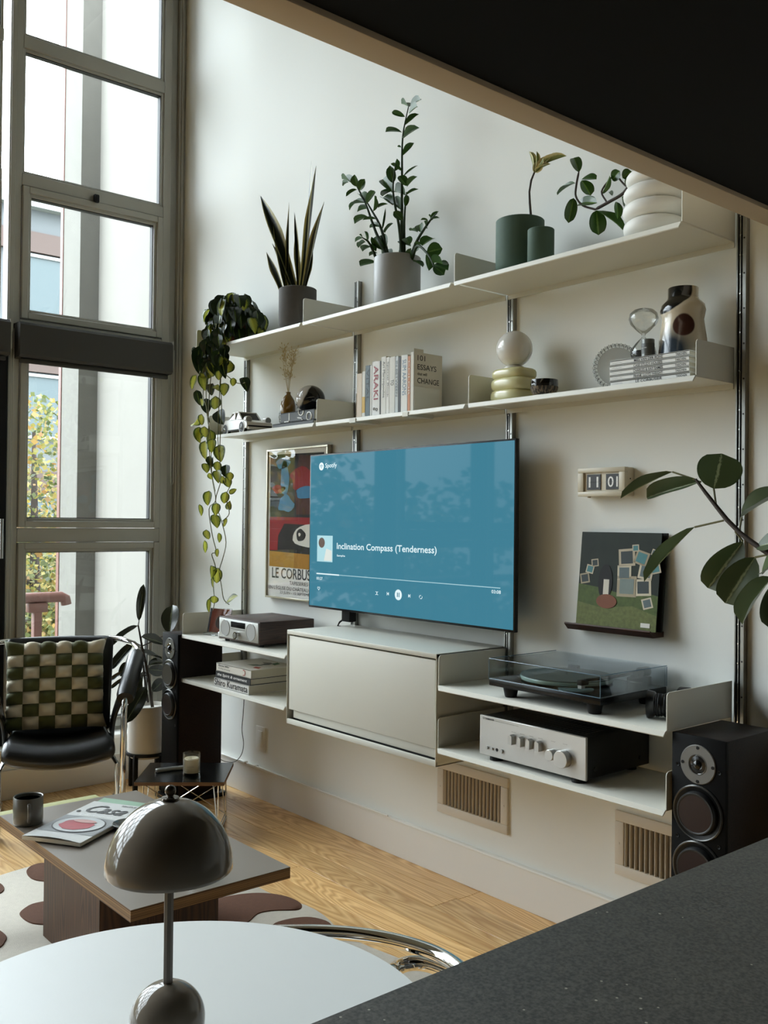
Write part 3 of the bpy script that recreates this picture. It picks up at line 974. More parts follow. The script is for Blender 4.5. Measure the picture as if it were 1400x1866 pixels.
# model car, nose to the right
CARW = pm('white_plastic_bricks', '#dedcd6', .3)
TYRE = pm('black_rubber', '#121212', .6)
DKGL = pm('dark_window', '#23211e', .15)
car = empty('model_car', (.20, -.125, ZM), -.12, 'white toy coupe with black wheels on the left middle shelf', 'model car')
car.scale = (1.1, 1.1, 1.1)
side = [(-.14, .022), (-.146, .04), (-.142, .055), (-.12, .062), (-.095, .068), (.055, .062), (.12, .052), (.138, .044), (.142, .03), (.136, .018)]
b = B()
rings = []
for y, k_ in ((-.062, .94), (-.058, 1), (.058, 1), (.062, .94)):
    rings.append([(x * (1 if abs(y) < .06 else .985), y, .012 + (z - .012) * k_) for x, z in side])
b.loft(rings)
b.obj('body', CARW, car, smooth=30)
roof = [(-.085, .066), (-.055, .092), (-.035, .098), (.012, .097), (.05, .063)]
b = B()
b.loft([[(x, -.048 + (.006 if z > .08 else 0), z) for x, z in roof], [(x, .048 - (.006 if z > .08 else 0), z) for x, z in roof]])
b.obj('cabin_glass', DKGL, car, smooth=0)
b = B()
for s in (-1, 1):
    yy = s * .046
    for p0, p1 in (((-.095, yy, .064), (-.05, s * .043, .097)), ((.012, s * .043, .099), (.054, yy, .062)), ((-.012, s * .045, .098), (-.012, s * .047, .066))):
        b.cyl(p0, p1, .0035, 6)
b.box(-.052, -.045, .095, .016, .045, .101, .002)
b.prism([(-.05, -.044, .1), (-.05, .044, .1), (-.10, .046, .066), (-.10, -.046, .066)], (0, 0, .003))
b.obj('roof', CARW, car, smooth=0)
b = B().box(-.15, -.05, .062, -.115, .05, .067, .002); b.obj('spoiler', CARW, car)
b = B().box(.134, -.058, .024, .146, .058, .030, .002).box(-.152, -.056, .028, -.142, .056, .034, .002); b.obj('bumper_strip', BLACKM, car)
b = B().box(.125, -.056, .012, .147, .056, .023, .003); b.obj('bumper', CARW, car)
for s in (-1, 1):
    l_ = B().cyl((.10, s * .045, .058), (.128, s * .047, .056), .015, 14).obj('headlamp_pod', CARW, car)
    B().cyl((.127, s * .047, .056), (.131, s * .047, .056), .013, 14).obj('lens', pm('lamp_glass', '#8b8d8c', .1), l_)
    B().box(-.03, s * .0605 - .001, .05, -.012, s * .0605 + .001, .053).obj('door_handle', BLACKM, car)
    B().box(-.075, s * .060 - .002, .014, .07, s * .060 + .002, .018).obj('sill_strip', BLACKM, car)
    for x in (-.088, .088):
        arch = B().cyl((x, s * .0606, .025), (x, s * .0636, .025), .028, 20).obj('wheel_arch', CARW, car)
        wh = B().cyl((x, s * .045, .0245), (x, s * .0645, .0245), .0235, 22).obj('wheel', TYRE, car)
        b = B().cyl((x, s * .064, .0245), (x, s * .0655, .0245), .013, 14)
        b.obj('hub', pm('hub_grey', '#4b4b49', .4), wh)
        for k_ in range(5):
            aa = k_ * 1.2566
            B().cyl((x, s * .0657, .0245), (x + .0115 * math.cos(aa), s * .0657, .0245 + .0115 * math.sin(aa)), .0018, 5).obj('spoke', CHROME, wh)

# two flat books with bottle and ball on them
DKGREY = pm('charcoal_cover', '#3e4042', .5)
def book(w_, h, t, cover, pages, name, loc, rot, label, group=None, spine_text=(), cat='book'):
    """lying book: spine along local x facing -y, w_ long, h deep, t thick"""
    o = empty(name, loc, rot, label, cat, group)
    B().box(0, 0, 0, w_, .003, t, .0008, 1).box(0, 0, t - .003, w_, h, t).box(0, 0, 0, w_, h, .003).obj('cover', cover, o)
    B().box(.003, .003, .003, w_ - .003, h - .003, t - .003).obj('pages', pages, o)
    for s_, x, z, tw_, th_, m_, bo in spine_text:
        text(s_, tw_, th_, m_, o, (x, -.0006, z), bold=bo)
    return o
PAGES = pm('page_edges', '#cfc9ba', .8, bump=.3, bscale=300)
yb = -.205
x0 = at(497, 776, Y=yb).x
p1 = at(571, 764, Y=yb)
bk1 = book(p1.x - x0 - .0, .17, .019, DKGREY, PAGES, 'book', (x0, yb, ZM), 0, 'thin charcoal book lying under the thicker one with big white letters')
x1 = at(512, 752, Y=yb + .004).x
wb = at(574, 752, Y=yb + .004).x - x1 - .005
bk2 = book(wb, .165, .046, DKGREY, PAGES, 'book', (x1, yb + .004, ZM + .0195), 0, 'thick charcoal book with huge white spine letters under the ball', spine_text=())
for s_, x, w_, h, zc in (('L', .035, .034, .04, .025), ('VO', .115, .075, .034, .028), ('L', wb - .04, .02, .03, .012)):
    pass
LET = WHITEP
b = B(); b.box(.03, -.0012, .002, .072, -.0002, .007).box(.066, -.0012, .002, .072, -.0002, .042).obj('spine_letter', LET, bk2)
def arc(o, cx, cz, r, a0, a1, n=14, wd_=.003):
    B().tube([(cx + r * math.cos(a0 + (a1 - a0) * k_ / n), -.0008, cz + r * math.sin(a0 + (a1 - a0) * k_ / n)) for k_ in range(n + 1)], wd_, 4).obj('spine_letter', LET, o)
arc(bk2, wb * .62, .044, .019, math.pi, 2 * math.pi)
arc(bk2, wb * .86, .017, .018, 0, 2 * math.pi)
B().tube([(wb * .52, -.0008, .016), (wb * .64, -.0008, .012), (wb * .66, -.0008, .003)], .003, 4).obj('spine_letter', LET, bk2)
z2 = ZM + .0195 + .046
AMB = pm('amber_glass', '#7a5a1e', .12, coat=.5)
pb = at(525, 752, Y=-.12)
bo = empty('bud_vase', (pb.x, -.12, z2), 0, 'small amber bottle vase holding a dry grass sprig', 'vase')
B().lathe([(.022, 0), (.033, .004), (.036, .02), (.036, .05), (.031, .072), (.02, .09), (.0125, .10), (.0115, .108), (.0125, .112), (.0095, .112), (.0085, .10)], 28).obj('bottle', AMB, bo)
DRY = pm('dry_grass', '#b0a078', .8)
dg = empty('dry_grass_sprig', (pb.x, -.12, z2 + .1), 0, 'pale feathery dry grass standing in the amber bottle', 'dried grass')
random.seed(5)
st = B(); fe = B()
for k_ in range(7):
    lean = random.uniform(-.06, .09); L = random.uniform(.14, .235)
    pts = [(0, 0, -.09), (lean * .1, 0, .02), (lean * .5, random.uniform(-.01, .01), L * .55), (lean, random.uniform(-.02, .02), L)]
    st.tube(pts, [.001, .001, .0008, .0005], 5)
    for j in range(26):
        t = .35 + .65 * j / 25
        p = Vector(pts[2]).lerp(Vector(pts[3]), (t - .35) / .65) if t > .5 else Vector(pts[1]).lerp(Vector(pts[2]), t / .6)
        d = Vector((random.uniform(-1, 1), random.uniform(-.6, .6), random.uniform(.2, 1.2))).normalized() * random.uniform(.012, .03)
        st.tube([p, p + d], .0004, 3)
        e = p + d; n_ = d.normalized(); sd = n_.orthogonal() * .0018
        fe.faces([e - n_ * .005, e + sd, e + n_ * .008, e - sd], [(0, 1, 2, 3)])
st.obj('stems', DRY, dg)
o = fe.obj('seed_heads', pm('seed_heads', '#c3b58d', .8), dg, smooth=0); o['kind'] = 'stuff'
# ball: two-tone
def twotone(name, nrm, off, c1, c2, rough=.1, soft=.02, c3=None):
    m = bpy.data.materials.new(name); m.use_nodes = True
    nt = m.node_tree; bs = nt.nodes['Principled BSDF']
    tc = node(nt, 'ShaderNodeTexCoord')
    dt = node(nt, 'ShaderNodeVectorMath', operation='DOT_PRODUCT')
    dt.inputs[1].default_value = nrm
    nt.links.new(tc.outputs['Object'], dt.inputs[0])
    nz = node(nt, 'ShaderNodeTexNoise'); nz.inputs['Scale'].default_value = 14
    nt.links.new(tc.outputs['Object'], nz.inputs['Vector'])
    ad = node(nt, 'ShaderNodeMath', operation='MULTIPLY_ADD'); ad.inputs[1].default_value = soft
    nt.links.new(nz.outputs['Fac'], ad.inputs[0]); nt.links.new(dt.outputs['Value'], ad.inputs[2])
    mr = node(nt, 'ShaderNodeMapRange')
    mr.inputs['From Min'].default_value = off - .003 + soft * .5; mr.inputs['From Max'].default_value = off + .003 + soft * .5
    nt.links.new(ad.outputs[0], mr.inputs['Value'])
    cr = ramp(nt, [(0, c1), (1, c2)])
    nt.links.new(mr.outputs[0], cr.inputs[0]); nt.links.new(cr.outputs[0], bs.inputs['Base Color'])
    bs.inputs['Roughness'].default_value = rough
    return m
pbal = at(566, 727, Y=-.11)
ball = empty('glass_ball', (pbal.x, -.11, z2), 0, 'glossy black and pearl ornamental ball on the charcoal books', 'ornament')
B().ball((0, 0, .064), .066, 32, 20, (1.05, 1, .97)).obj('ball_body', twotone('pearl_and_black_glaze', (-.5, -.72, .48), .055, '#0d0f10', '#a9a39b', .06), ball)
# ribbed clear disc vase lying behind
RIBG = clear('ribbed_clear_glass', (.93, .95, .94), .02, .12)
def frosted(name, col, k=.5):
    """smoky glass: part clear, part pale scattering"""
    m = bpy.data.materials.new(name); m.use_nodes = True
    nt = m.node_tree; bs = nt.nodes['Principled BSDF']
    bs.inputs['Base Color'].default_value = (*hx(col), 1); bs.inputs['Roughness'].default_value = .08
    tr_ = node(nt, 'ShaderNodeBsdfTransparent')
    mx = node(nt, 'ShaderNodeMixShader'); mx.inputs[0].default_value = k
    nt.links.new(tr_.outputs[0], mx.inputs[1]); nt.links.new(bs.outputs[0], mx.inputs[2])
    nt.links.new(mx.outputs[0], nt.nodes['Material Output'].inputs[0])
    return m
def ribbed_vase(loc, rot, r, dpt, label, nr=22):
    """fluted glass drum lying on its side, its mouth towards local -y"""
    o = empty('ribbed_glass_vase', loc, rot, label, 'vase')
    n = nr * 6
    def ringp(rad, y, k=1.0): return [Vector((rad * (1 + .028 * k * math.cos(2 * math.pi * q / 6)) * math.cos(2 * math.pi * q / n), y, rad * (1 + .028 * k * math.cos(2 * math.pi * q / 6)) * math.sin(2 * math.pi * q / n))) for q in range(n)]
    prof = [(.55, 0), (.7, -.04), (.88, -.22), (.97, -.5), (1.0, -.75), (.97, -.93), (.9, -1.0), (.82, -.985)]
    B().loft([ringp(r * a_, dpt * b_) for a_, b_ in prof], True, False).obj('fluted_wall', frosted('smoky_flute_glass', '#b9bcb9', .38), o)
    B().loft([ringp(r * .80, -dpt * .93, 0), ringp(r * .78, -dpt * .90, 0)]).obj('inner_disc', frosted('pale_disc_glass', '#c6c9c8', .5), o)
    b = B()
    for q in range(nr):
        a_ = 2 * math.pi * (q + .5) / nr
        b.tube([(r * c_ * math.cos(a_) * .985, dpt * d_, r * c_ * math.sin(a_) * .985) for c_, d_ in ((.88, -.22), (.97, -.5), (1.0, -.75), (.97, -.93), (.88, -1.0))], .0013, 5)
    b.obj('groove_refraction_line', frosted('refraction_dark', '#3b3e3e', .75), o)  # dark-coloured bars in the grooves imitate the dark bands of refracted light
    return o
p = at(518, 742, Y=-.075)
ribbed_vase((p.x + .012, -.014, ZM + .073), .35, .068, .055, 'clear ribbed glass vase standing behind the amber bottle')

# row of standing books
bx = at(650, 740, Y=-.2).x
row = [(.030, .185, '#c9b9a4', '', None, 0), (.018, .19, '#d8d5cb', '', '#3a3a36', 0), (.026, .212, '#4f6066', 'VITAL', '#2a3336', 0), (.011, .21, '#cfcfc9', '', None, 0), (.043, .222, '#d9d9d6', 'ARAKI', '#8c1d2c', .012), (.006, .22, '#2a2624', '', None, 0),
       (.027, .235, '#d4d2ca', 'Ari Marcopoulos', '#4b4a45', 0), (.017, .23, '#dcdad3', 'Special Book', '#4b4a45', 0), (.030, .228, '#cfcdc5', 'TO', '#2b2b29', 0), (.017, .226, '#b9bfbf', 'IN BETWEEN', '#4a5054', 0), (.013, .222, '#1c1c1b', '', None, 0), (.034, .226, '#d8d7d1', 'SLIM AARONS', '#3c6a86', 0), (.014, .218, '#c07a4a', 'COLOR', '#e2d6c2', 0)]
BOOKLAB = ['pale pinkish-tan book at the left end of the standing row', 'slim cream book with a small yellow patch low on its spine', 'slate blue-grey book left of the red-lettered one', 'narrow light grey spine just left of the red-lettered book', 'white book with tall red spine lettering in the standing row', 'very thin dark booklet right of the red-lettered book', 'tall cream book with thin grey cursive spine lettering', 'narrow white spine with small grey letters, middle of the row', 'light grey book with a short bold mark near its top', 'narrow blue-grey spine just left of the black one', 'slim black book in the standing row', 'white book whose spine is printed in stacked blue lines', 'thin orange-brown spine next to the large cream book']
span = at(748, 700, Y=-.2).x - bx
tot = sum(r_[0] for r_ in row)
sc_ = span / tot
x = bx
for (t, h, col, s_, tc_, bold), lb in zip(row, BOOKLAB):
    t *= sc_
    o = empty('book', (x, -.2, ZM), 0, lb, 'book', 'books standing on the middle shelf')
    cv = pm('cover_' + col[1:], col, .5)
    dpt = .135 + random.uniform(-.01, .01)
    B().box(.0004, 0, 0, t - .0004, .002, h, .0006, 1).box(.0004, 0, 0, .0018, dpt, h).box(t - .0018, 0, 0, t - .0004, dpt, h).obj('cover', cv, o)
    B().box(.0018, .002, .002, t - .0018, dpt - .004, h - .004).obj('pages', PAGES, o)
    if s_:
        text(s_, h * (.62 if s_ != 'TO' else .1), t * .55, pm('ink_' + tc_[1:], tc_, .5), o, (t * .78 if False else t * .24, -.0005, h * (.92 if s_ != 'TO' else .6)), rot=(math.pi / 2, math.pi / 2, 0), bold=bold)
    if col == '#d8d5cb': B().box(.001, -.0006, .02, t - .001, 0, .085).obj('spine_patch', pm('yellow_patch', '#c9a13a', .5), o)
    if s_ == 'ARAKI':
        arc_ = B().tube([(t * .3 + .005 * math.cos(q), -.0007, .03 + .005 * math.sin(q)) for q in (0, 1, 2, 3, 4, 5, 6.28)], .0012, 4)
        arc_.tube([(t * .62 + .006 * math.cos(q), -.0007, .026 + .006 * math.sin(q)) for q in (0, 1, 2, 3, 4, 5, 6.28)], .0012, 4)
        arc_.obj('spine_mark', INK, o)
    x += t
# last book, cover to the right
t = .02
o = empty('book', (x, -.2, ZM), 0, 'cream book with black title on its cover, right end of the row', 'book', 'books standing on the middle shelf')
CRM = pm('cream_cover', '#cfcabd', .55)
B().box(.0004, 0, 0, t, .002, .232, .0006, 1).box(.0004, 0, 0, .002, .15, .232).box(t - .002, 0, 0, t, .15, .232).obj('cover', CRM, o)
B().box(.002, .002, .002, t - .002, .146, .228).obj('pages', PAGES, o)
B().box(t - .0019, .0, .2325, t - .0002, .05, .245, .0004, 1).obj('page_marker', CRM, o)
for s_, yy, zz, w_, h in (('101', .018, .200, .04, .021), ('ESSAYS', .018, .165, .10, .021), ('that will', .018, .143, .05, .012), ('CHANGE', .018, .112, .115, .021)):
    text(s_, w_, h, INK, o, (t + .0004, yy, zz), rot=(math.pi / 2, 0, math.pi / 2), bold=.004)
xe = x + t
be = empty('bookend', (xe + .002, -.2, ZM), 0, 'off-white metal bookend at the right end of the book row', 'bookend', 'metal bookends on the middle shelf')
B().box(0, .0, .0, .0025, .135, .098, .001, 1).obj('upright_plate', SHELF, be)
B().box(-.03, -.034, -.021, .003, .1, -.0045).obj('clip', SHELF, be)
be2 = empty('bookend', (bx - .005, -.2, ZM), 0, 'off-white metal bookend at the left end of the book row', 'bookend', 'metal bookends on the middle shelf')
B().box(0, .0, .0, .0025, .135, .105, .001, 1).obj('upright_plate', SHELF, be2)
B().box(0, -.034, -.021, .04, .1, -.0045).obj('clip', SHELF, be2)

# globe lamp on stacked resin base
YL = -.12
p0 = at(937, 728, Y=YL)
gl = empty('table_lamp', (p0.x, YL, ZM), 0, 'lamp with white glass globe on a pale yellow stacked resin base', 'lamp')
RESIN = pm('pale_yellow_resin', '#cfca9c', .22, coat=.3)
RESIN.node_tree.nodes['Principled BSDF'].inputs['Subsurface Weight'].default_value = .25
RESIN.node_tree.nodes['Principled BSDF'].inputs['Subsurface Radius'].default_value = (.03, .03, .015)
for k_, (z0, z1, w_, sh) in enumerate(((0, .044, .078, -.004), (.042, .084, .082, .004), (.082, .118, .076, 0))):
    b = B()
    rings = []
    n = 40
    for zt, s_ in ((0, .86), (.12, .95), (.3, .995), (.5, 1.0), (.7, .995), (.88, .95), (1, .86)):
        r_ = []
        for j in range(n):
            a_ = 2 * math.pi * j / n
            ca, sa = math.cos(a_), math.sin(a_)
            e_ = 2 / 3.2
            r_.append((sh + w_ * s_ * math.copysign(abs(ca) ** e_, ca), .8 * w_ * s_ * math.copysign(abs(sa) ** e_, sa), z0 + (z1 - z0) * zt))
        rings.append(r_)
    b.loft(rings)
    b.obj('base_slab', RESIN, gl)
B().lathe([(.035, .116), (.038, .118), (.036, .126), (.03, .13)], 28).obj('collar', pm('cream_collar', '#c9c4b6', .4), gl)
B().ball((0, 0, .192), .0645, 36, 24).obj('globe', pm('opal_glass', '#d9d7d2', .06, coat=.3), gl)

# dark bowl
p = at(992, 705, Y=-.15)
bw = empty('bowl', (p.x, -.15, ZM), 0, 'small dark bowl with scratched lower half beside the globe lamp', 'bowl')
B().lathe([(.026, 0), (.036, .008), (.045, .026), (.0475, .045), (.0465, .060), (.043, .061), (.044, .045), (.04, .025), (.03, .012)], 36).obj('bowl_body', pm('black_glaze', '#16130f', .08, coat=.5), bw)
m = bpy.data.materials.new('scratched_clay'); m.use_nodes = True
nt = m.node_tree; bs = nt.nodes['Principled BSDF']
tc = node(nt, 'ShaderNodeTexCoord'); wv = node(nt, 'ShaderNodeTexNoise'); mp = node(nt, 'ShaderNodeMapping')
mp.inputs['Scale'].default_value = (220, 220, 12)
nt.links.new(tc.outputs['Object'], mp.inputs[0]); nt.links.new(mp.outputs[0], wv.inputs['Vector']); wv.inputs['Scale'].default_value = 1
cr = ramp(nt, [(.45, '#1d1712'), (.62, '#7d6a54')]); nt.links.new(wv.outputs['Fac'], cr.inputs[0]); nt.links.new(cr.outputs[0], bs.inputs['Base Color'])
B().lathe([(.0268, .001), (.0368, .0085), (.0456, .026), (.0478, .036)], 36, cap=False).obj('scratched_band', m, bw)

# ribbed smoky dish, hourglass, vase, stack of white books
p = at(1115, 652, Y=-.11)
ribbed_vase((p.x - .02, -.045, ZM + .079), .55, .077, .085, 'large ribbed clear glass vase lying on its side by the book stack', 36)
YS = -.205
sx0 = at(1111, 690, Y=YS).x; sx1 = at(1256, 650, Y=YS).x
titles = ['LE CORBUSIER', 'FRANK LLOYD WRIGHT', 'CHARLES & RAY EAMES', 'CASE STUDY HOUSES', 'MIES VAN DER ROHE']
slab = ['lowest white book of the stack on the right middle shelf', 'second lowest white book of the right middle shelf stack', 'middle white book of the five-book stack, right middle shelf', 'second white book from the top of the right middle shelf stack', 'topmost white book of the stack, under the hourglass and tin']
WCOV = pm('white_cover', '#d9d8d2', .4)
for k_, s_ in enumerate(titles):
    o = book(sx1 - sx0, .165, .0158, WCOV, PAGES, 'book', (sx0 + random.uniform(-.001, .003), YS + random.uniform(0, .003), ZM + .016 * k_), 0, slab[k_], 'white books stacked on the right middle shelf')
    Lb = sx1 - sx0
    text(s_, Lb * (.26 + .006 * len(s_)), .0085, INK, o, (Lb * .5, -.0005, .0079), align='C', bold=.01)
    text('TASCHEN', Lb * .13, .007, INK, o, (Lb * .9, -.0005, .0079), align='C', bold=.01)
    text('building the modern', Lb * .13, .0035, pm('grey_ink', '#8d8d8a', .5), o, (Lb * .1, -.0005, .0079), align='C')
zs = ZM + .08
CLG = clear('clear_glass', (.95, .96, .95), .0, .09)
p = at(1173, 620, Y=-.13)
hg = empty('hourglass', (p.x, -.13, zs), 0, 'clear blown hourglass with black sand on the white book stack', 'hourglass')
prof = [(.022, 0), (.034, .006), (.040, .022), (.036, .042), (.02, .062), (.007, .074), (.005, .080), (.007, .086), (.02, .097), (.040, .118), (.0455, .135), (.042, .152), (.03, .163), (.012, .168), (.002, .169)]
pz = [(r_, z_ * .98) for r_, z_ in prof]
B().lathe(pz, 32, cap=False).obj('glass_bulbs', CLG, hg)
B().lathe([(.02, .002), (.033, .008), (.0375, .022), (.036, .03), (.0, .033)], 28).obj('sand', pm('black_sand', '#0b0b0b', .5, bump=.4, bscale=900), hg)
p = at(1183, 640, Y=-.18)
tn = empty('tin', (p.x, -.185, zs), 0, 'small grey lidded canister standing on the white book stack', 'canister')
B().lathe([(.0185, 0), (.0195, .001), (.0195, .052), (.0185, .053), (0, .053)], 28).obj('canister_body', pm('grey_tin', '#6f726f', .35, .4), tn)
B().lathe([(.0197, .008), (.0197, .040)], 28, cap=False).obj('label_band', pm('tin_label', '#565a58', .5), tn)
text('matches', .018, .0035, WHITEP, tn, (0, -.0199, .026), align='C')
p = at(1249, 620, Y=-.115)
vs = empty('vase', (p.x - .008, -.115, ZM), 0, 'cream ceramic vase with black, brown and blue-grey glaze patches', 'vase')
vprof = [(.055, 0), (.066, .004), (.070, .03), (.0715, .08), (.070, .13), (.064, .17), (.061, .19), (.064, .205), (.067, .218), (.063, .235), (.048, .25), (.0445, .258), (.0445, .285), (.0435, .2865), (.040, .285), (.040, .26), (.05, .24)]
# glaze patches by object-space spheres
def patched(name, base, patches, rough=.18):
    m = bpy.data.materials.new(name); m.use_nodes = True
    nt = m.node_tree; bs = nt.nodes['Principled BSDF']
    tc = node(nt, 'ShaderNodeTexCoord')
    cur = None
    nz = node(nt, 'ShaderNodeTexNoise'); nz.inputs['Scale'].default_value = 25
    nt.links.new(tc.outputs['Object'], nz.inputs['Vector'])
    for (c, r_, col, soft, ax) in patches:
        sub = node(nt, 'ShaderNodeVectorMath', operation='SUBTRACT'); sub.inputs[1].default_value = c
        nt.links.new(tc.outputs['Object'], sub.inputs[0])
        mu = node(nt, 'ShaderNodeVectorMath', operation='MULTIPLY'); mu.inputs[1].default_value = ax
        nt.links.new(sub.outputs[0], mu.inputs[0])
        ln = node(nt, 'ShaderNodeVectorMath', operation='LENGTH'); nt.links.new(mu.outputs[0], ln.inputs[0])
        mr = node(nt, 'ShaderNodeMapRange'); mr.inputs['From Min'].default_value = r_; mr.inputs['From Max'].default_value = r_ - soft
        nt.links.new(ln.outputs['Value'], mr.inputs['Value'])
        mx = node(nt, 'ShaderNodeMixRGB'); nt.links.new(mr.outputs[0], mx.inputs[0])
        if cur is None: mx.inputs[1].default_value = (*hx(base), 1)
        else: nt.links.new(cur, mx.inputs[1])
        c2 = node(nt, 'ShaderNodeMixRGB'); c2.inputs[1].default_value = (*hx(col), 1); c2.inputs[2].default_value = (*[v * 1.9 for v in hx(col)], 1)
        nt.links.new(nz.outputs['Fac'], c2.inputs[0]); nt.links.new(c2.outputs[0], mx.inputs[2])
        cur = mx.outputs[0]
    nt.links.new(cur, bs.inputs['Base Color'])
    bs.inputs['Roughness'].default_value = rough
    bs.inputs['Coat Weight'].default_value = .4
    return m
cdir = Vector((1.62, -2.5, 0)).normalized(); lf = Vector((cdir.y, -cdir.x, 0)) * 1
lf = Vector((-.84, -.54, 0))     # towards the window, across the line of sight
def vp(u, z, r_=.07): return tuple(cdir * r_ * math.sqrt(max(0, 1 - (u / .07) ** 2)) + lf * u + Vector((0, 0, z)))
VASEM = patched('patched_glaze', '#cfc4ae', [(vp(.035, .085), .08, '#2a333c', .045, (1, 1, .9)), (vp(-.002, .165), .036, '#3b2620', .004, (1, 1, 1)), ((*(cdir * .03 + lf * .05).xy, .275), .078, '#060606', .004, (1, 1, 1.1))])
B().lathe(vprof, 48).obj('vase_body', VASEM, vs)

# ------------------------------------------------------------------ radio, disc case, books on the low left shelves
EBON = wood('dark_wood_veneer', '#0d0806', '#241713', scale=9, stretch=(1.2, 18, 18), rough=.45, rnd=False)
EBON.node_tree.nodes['Principled BSDF'].inputs['Specular IOR Level'].default_value = .2
a = at(399, 1163, Z=ZB1 + .014)
yr = -.338
x0 = at(399, 1140, Y=yr).x; x1 = at(473, 1150, Y=yr).x
zt_ = at(399, 1123, Y=yr).z
rw = x1 - x0; rh = .103
rd = empty('radio', (x0, yr, ZB1), 0, 'dark wood-cased table radio with silver front and round knob', 'radio')
b = B()
b.box(0, .002, .012, rw, .30, .012 + rh, .003)
b.obj('case', wood('radio_veneer', '#2a1811', '#432a21', scale=7, stretch=(1.2, 1.2, 22), rough=.5, rnd=False), rd)
for xx in (.03, rw - .03):
    for yy in (.03, .26): B().cyl((xx, yy, 0), (xx, yy, .013), .012, 14).obj('foot', BLACKM, rd)
SILF = pm('brushed_silver_front', '#bfc0bd', .38, .55)
fr = B().box(.008, -.003, .020, rw - .008, .004, .012 + rh - .006, .002).obj('front_plate', SILF, rd)
for xx in (.065, rw - .065):
    s_ = B().cyl((xx, -.0035, .012 + rh * .52), (xx, -.0046, .012 + rh * .52), .037, 36).obj('speaker_grille', pm('grille_grey', '#a3a4a2', .6, .3, bump=.5, bscale=900), rd)
    B().lathe([(.037, 0), (.038, .0018), (.0392, 0)], 36, c=(xx, -.0036, .012 + rh * .52), M=Matrix.Rotation(math.pi / 2, 4, 'X'), cap=False).obj('grille_rim', SILF, s_)
B().box(rw * .5 - .062, -.0045, .012 + rh * .6, rw * .5 + .062, -.002, .012 + rh * .86, .001, 1).obj('display', pm('dark_display', '#0a0a0b', .1), rd)
B().box(rw * .5 - .062, -.0042, .012 + rh * .52, rw * .5 + .062, -.002, .012 + rh * .545).obj('disc_slot', pm('slot_grey', '#6e6f6d', .4), rd)
kb = B().cyl((rw * .5, -.003, .012 + rh * .27), (rw * .5, -.020, .012 + rh * .27), .0175, 28).obj('knob', CHROME, rd)
B().cyl((rw * .5, -.0202, .012 + rh * .27), (rw * .5, -.021, .012 + rh * .27), .012, 24).obj('knob_face', STEEL, kb)
B().tube([(rw - .02, .31, .03), (rw + .02, .32, .02), (rw + .03, .27, .006), (rw + .012, .2, .005)], .004, 6).obj('plug_lead', pm('copper_lead', '#6b4a30', .5), rd)

p = at(392, 1144, Z=ZB1)
CDX = at(396, 1146, Y=-.25).x
cdc = empty('disc_case', (CDX, -.25, ZB1 + .012), .3, 'music disc case with reddish-brown cover propped beside the radio', 'disc case')
cdc.rotation_euler = (-.22, 0, .3)
B().box(-.07, 0, 0, .07, .009, .124, .001, 1).obj('case', clear('clear_plastic', (.9, .9, .9), .02, .12), cdc)
B().box(-.058, .0015, .004, .067, .004, .12).obj('cover_card', pm('red_brown_print', '#a5563f', .4, spec=.2, var=.45, scale=22), cdc)
B().box(-.069, .001, .003, -.059, .008, .121).obj('spine_card', pm('dark_spine', '#20242a', .4), cdc)
B().cyl((.01, .0012, .055), (.01, .0006, .055), .034, 24).obj('printed_shape', pm('brown_print', '#3d1d15', .45, var=.4, scale=40), cdc)
cst = empty('disc_stand', (CDX, -.25, ZB1), .3, 'small clear stand under the disc case', 'stand')
B().box(-.075, -.02, 0, .075, .05, .004, .001, 1).box(-.075, -.018, .004, .075, -.012, .014).obj('stand_body', clear('clear_acrylic', (.88, .9, .9), .05, .2), cst)
cp = empty('metal_cap', (CDX + .095, -.285, ZB1), 0, 'small silver cylinder left of the radio on the low shelf', 'ornament')
B().lathe([(.013, 0), (.014, .001), (.014, .026), (.012, .03), (.006, .031)], 24).obj('cap_body', STEEL, cp)

yb2 = -.345
x0 = at(388, 1250, Z=ZB2).x - .0; x1 = at(452, 1267, Z=ZB2).x
LBk = x1 - x0
b1_ = book(LBk, .26, .038, pm('white_cover_2', '#dddcd8', .45), PAGES, 'book', (x0, yb2, ZB2), .02, 'white book with large black spine lettering, bottom of three books', spine_text=(('Shiro Kuramata', LBk * .96, .027, INK, .0), ))if False else None
b1_ = book(LBk, .26, .042, pm('white_cover_2', '#dddcd8', .45), PAGES, 'book', (x0, yb2, ZB2), 0, 'white book with large black spine lettering, bottom of three books')
text('Shiro Kuramata', LBk * .95, .031, INK, b1_, (LBk * .02, -.0006, .008), bold=.012)
b2_ = book(LBk, .25, .030, pm('charcoal_cover_2', '#2f3031', .5), PAGES, 'book', (x0 + .006, yb2 + .004, ZB2 + .0425), 0, 'charcoal book with white script, middle of three stacked books')
text('the Spirit & ornament', LBk * .85, .017, WHITEP, b2_, (LBk * .06, -.0006, .007), bold=.01, shear=.2)
b3_ = book(LBk, .25, .038, pm('cream_cover_3', '#dad6cc', .45), PAGES, 'book', (x0 + .008, yb2 + .006, ZB2 + .073), 0, 'cream book with green and red leaf print, top of three books')
text('Herman Miller', LBk * .32, .009, pm('grey_ink_2', '#4c4a46', .5), b3_, (LBk * .07, -.0006, .024), bold=.012)
text('A Way of Living', LBk * .34, .009, pm('grey_ink_3', '#6c6a64', .5), b3_, (LBk * .07, -.0006, .010), bold=.004)
B().tube([(LBk * .78, -.0006, .008), (LBk * .83, -.0006, .010), (LBk * .84, -.0006, .02), (LBk * .83, -.0006, .03), (LBk * .78, -.0006, .032)], .0018, 4).obj('spine_mark', pm('red_print', '#a83a3a', .5), b3_)
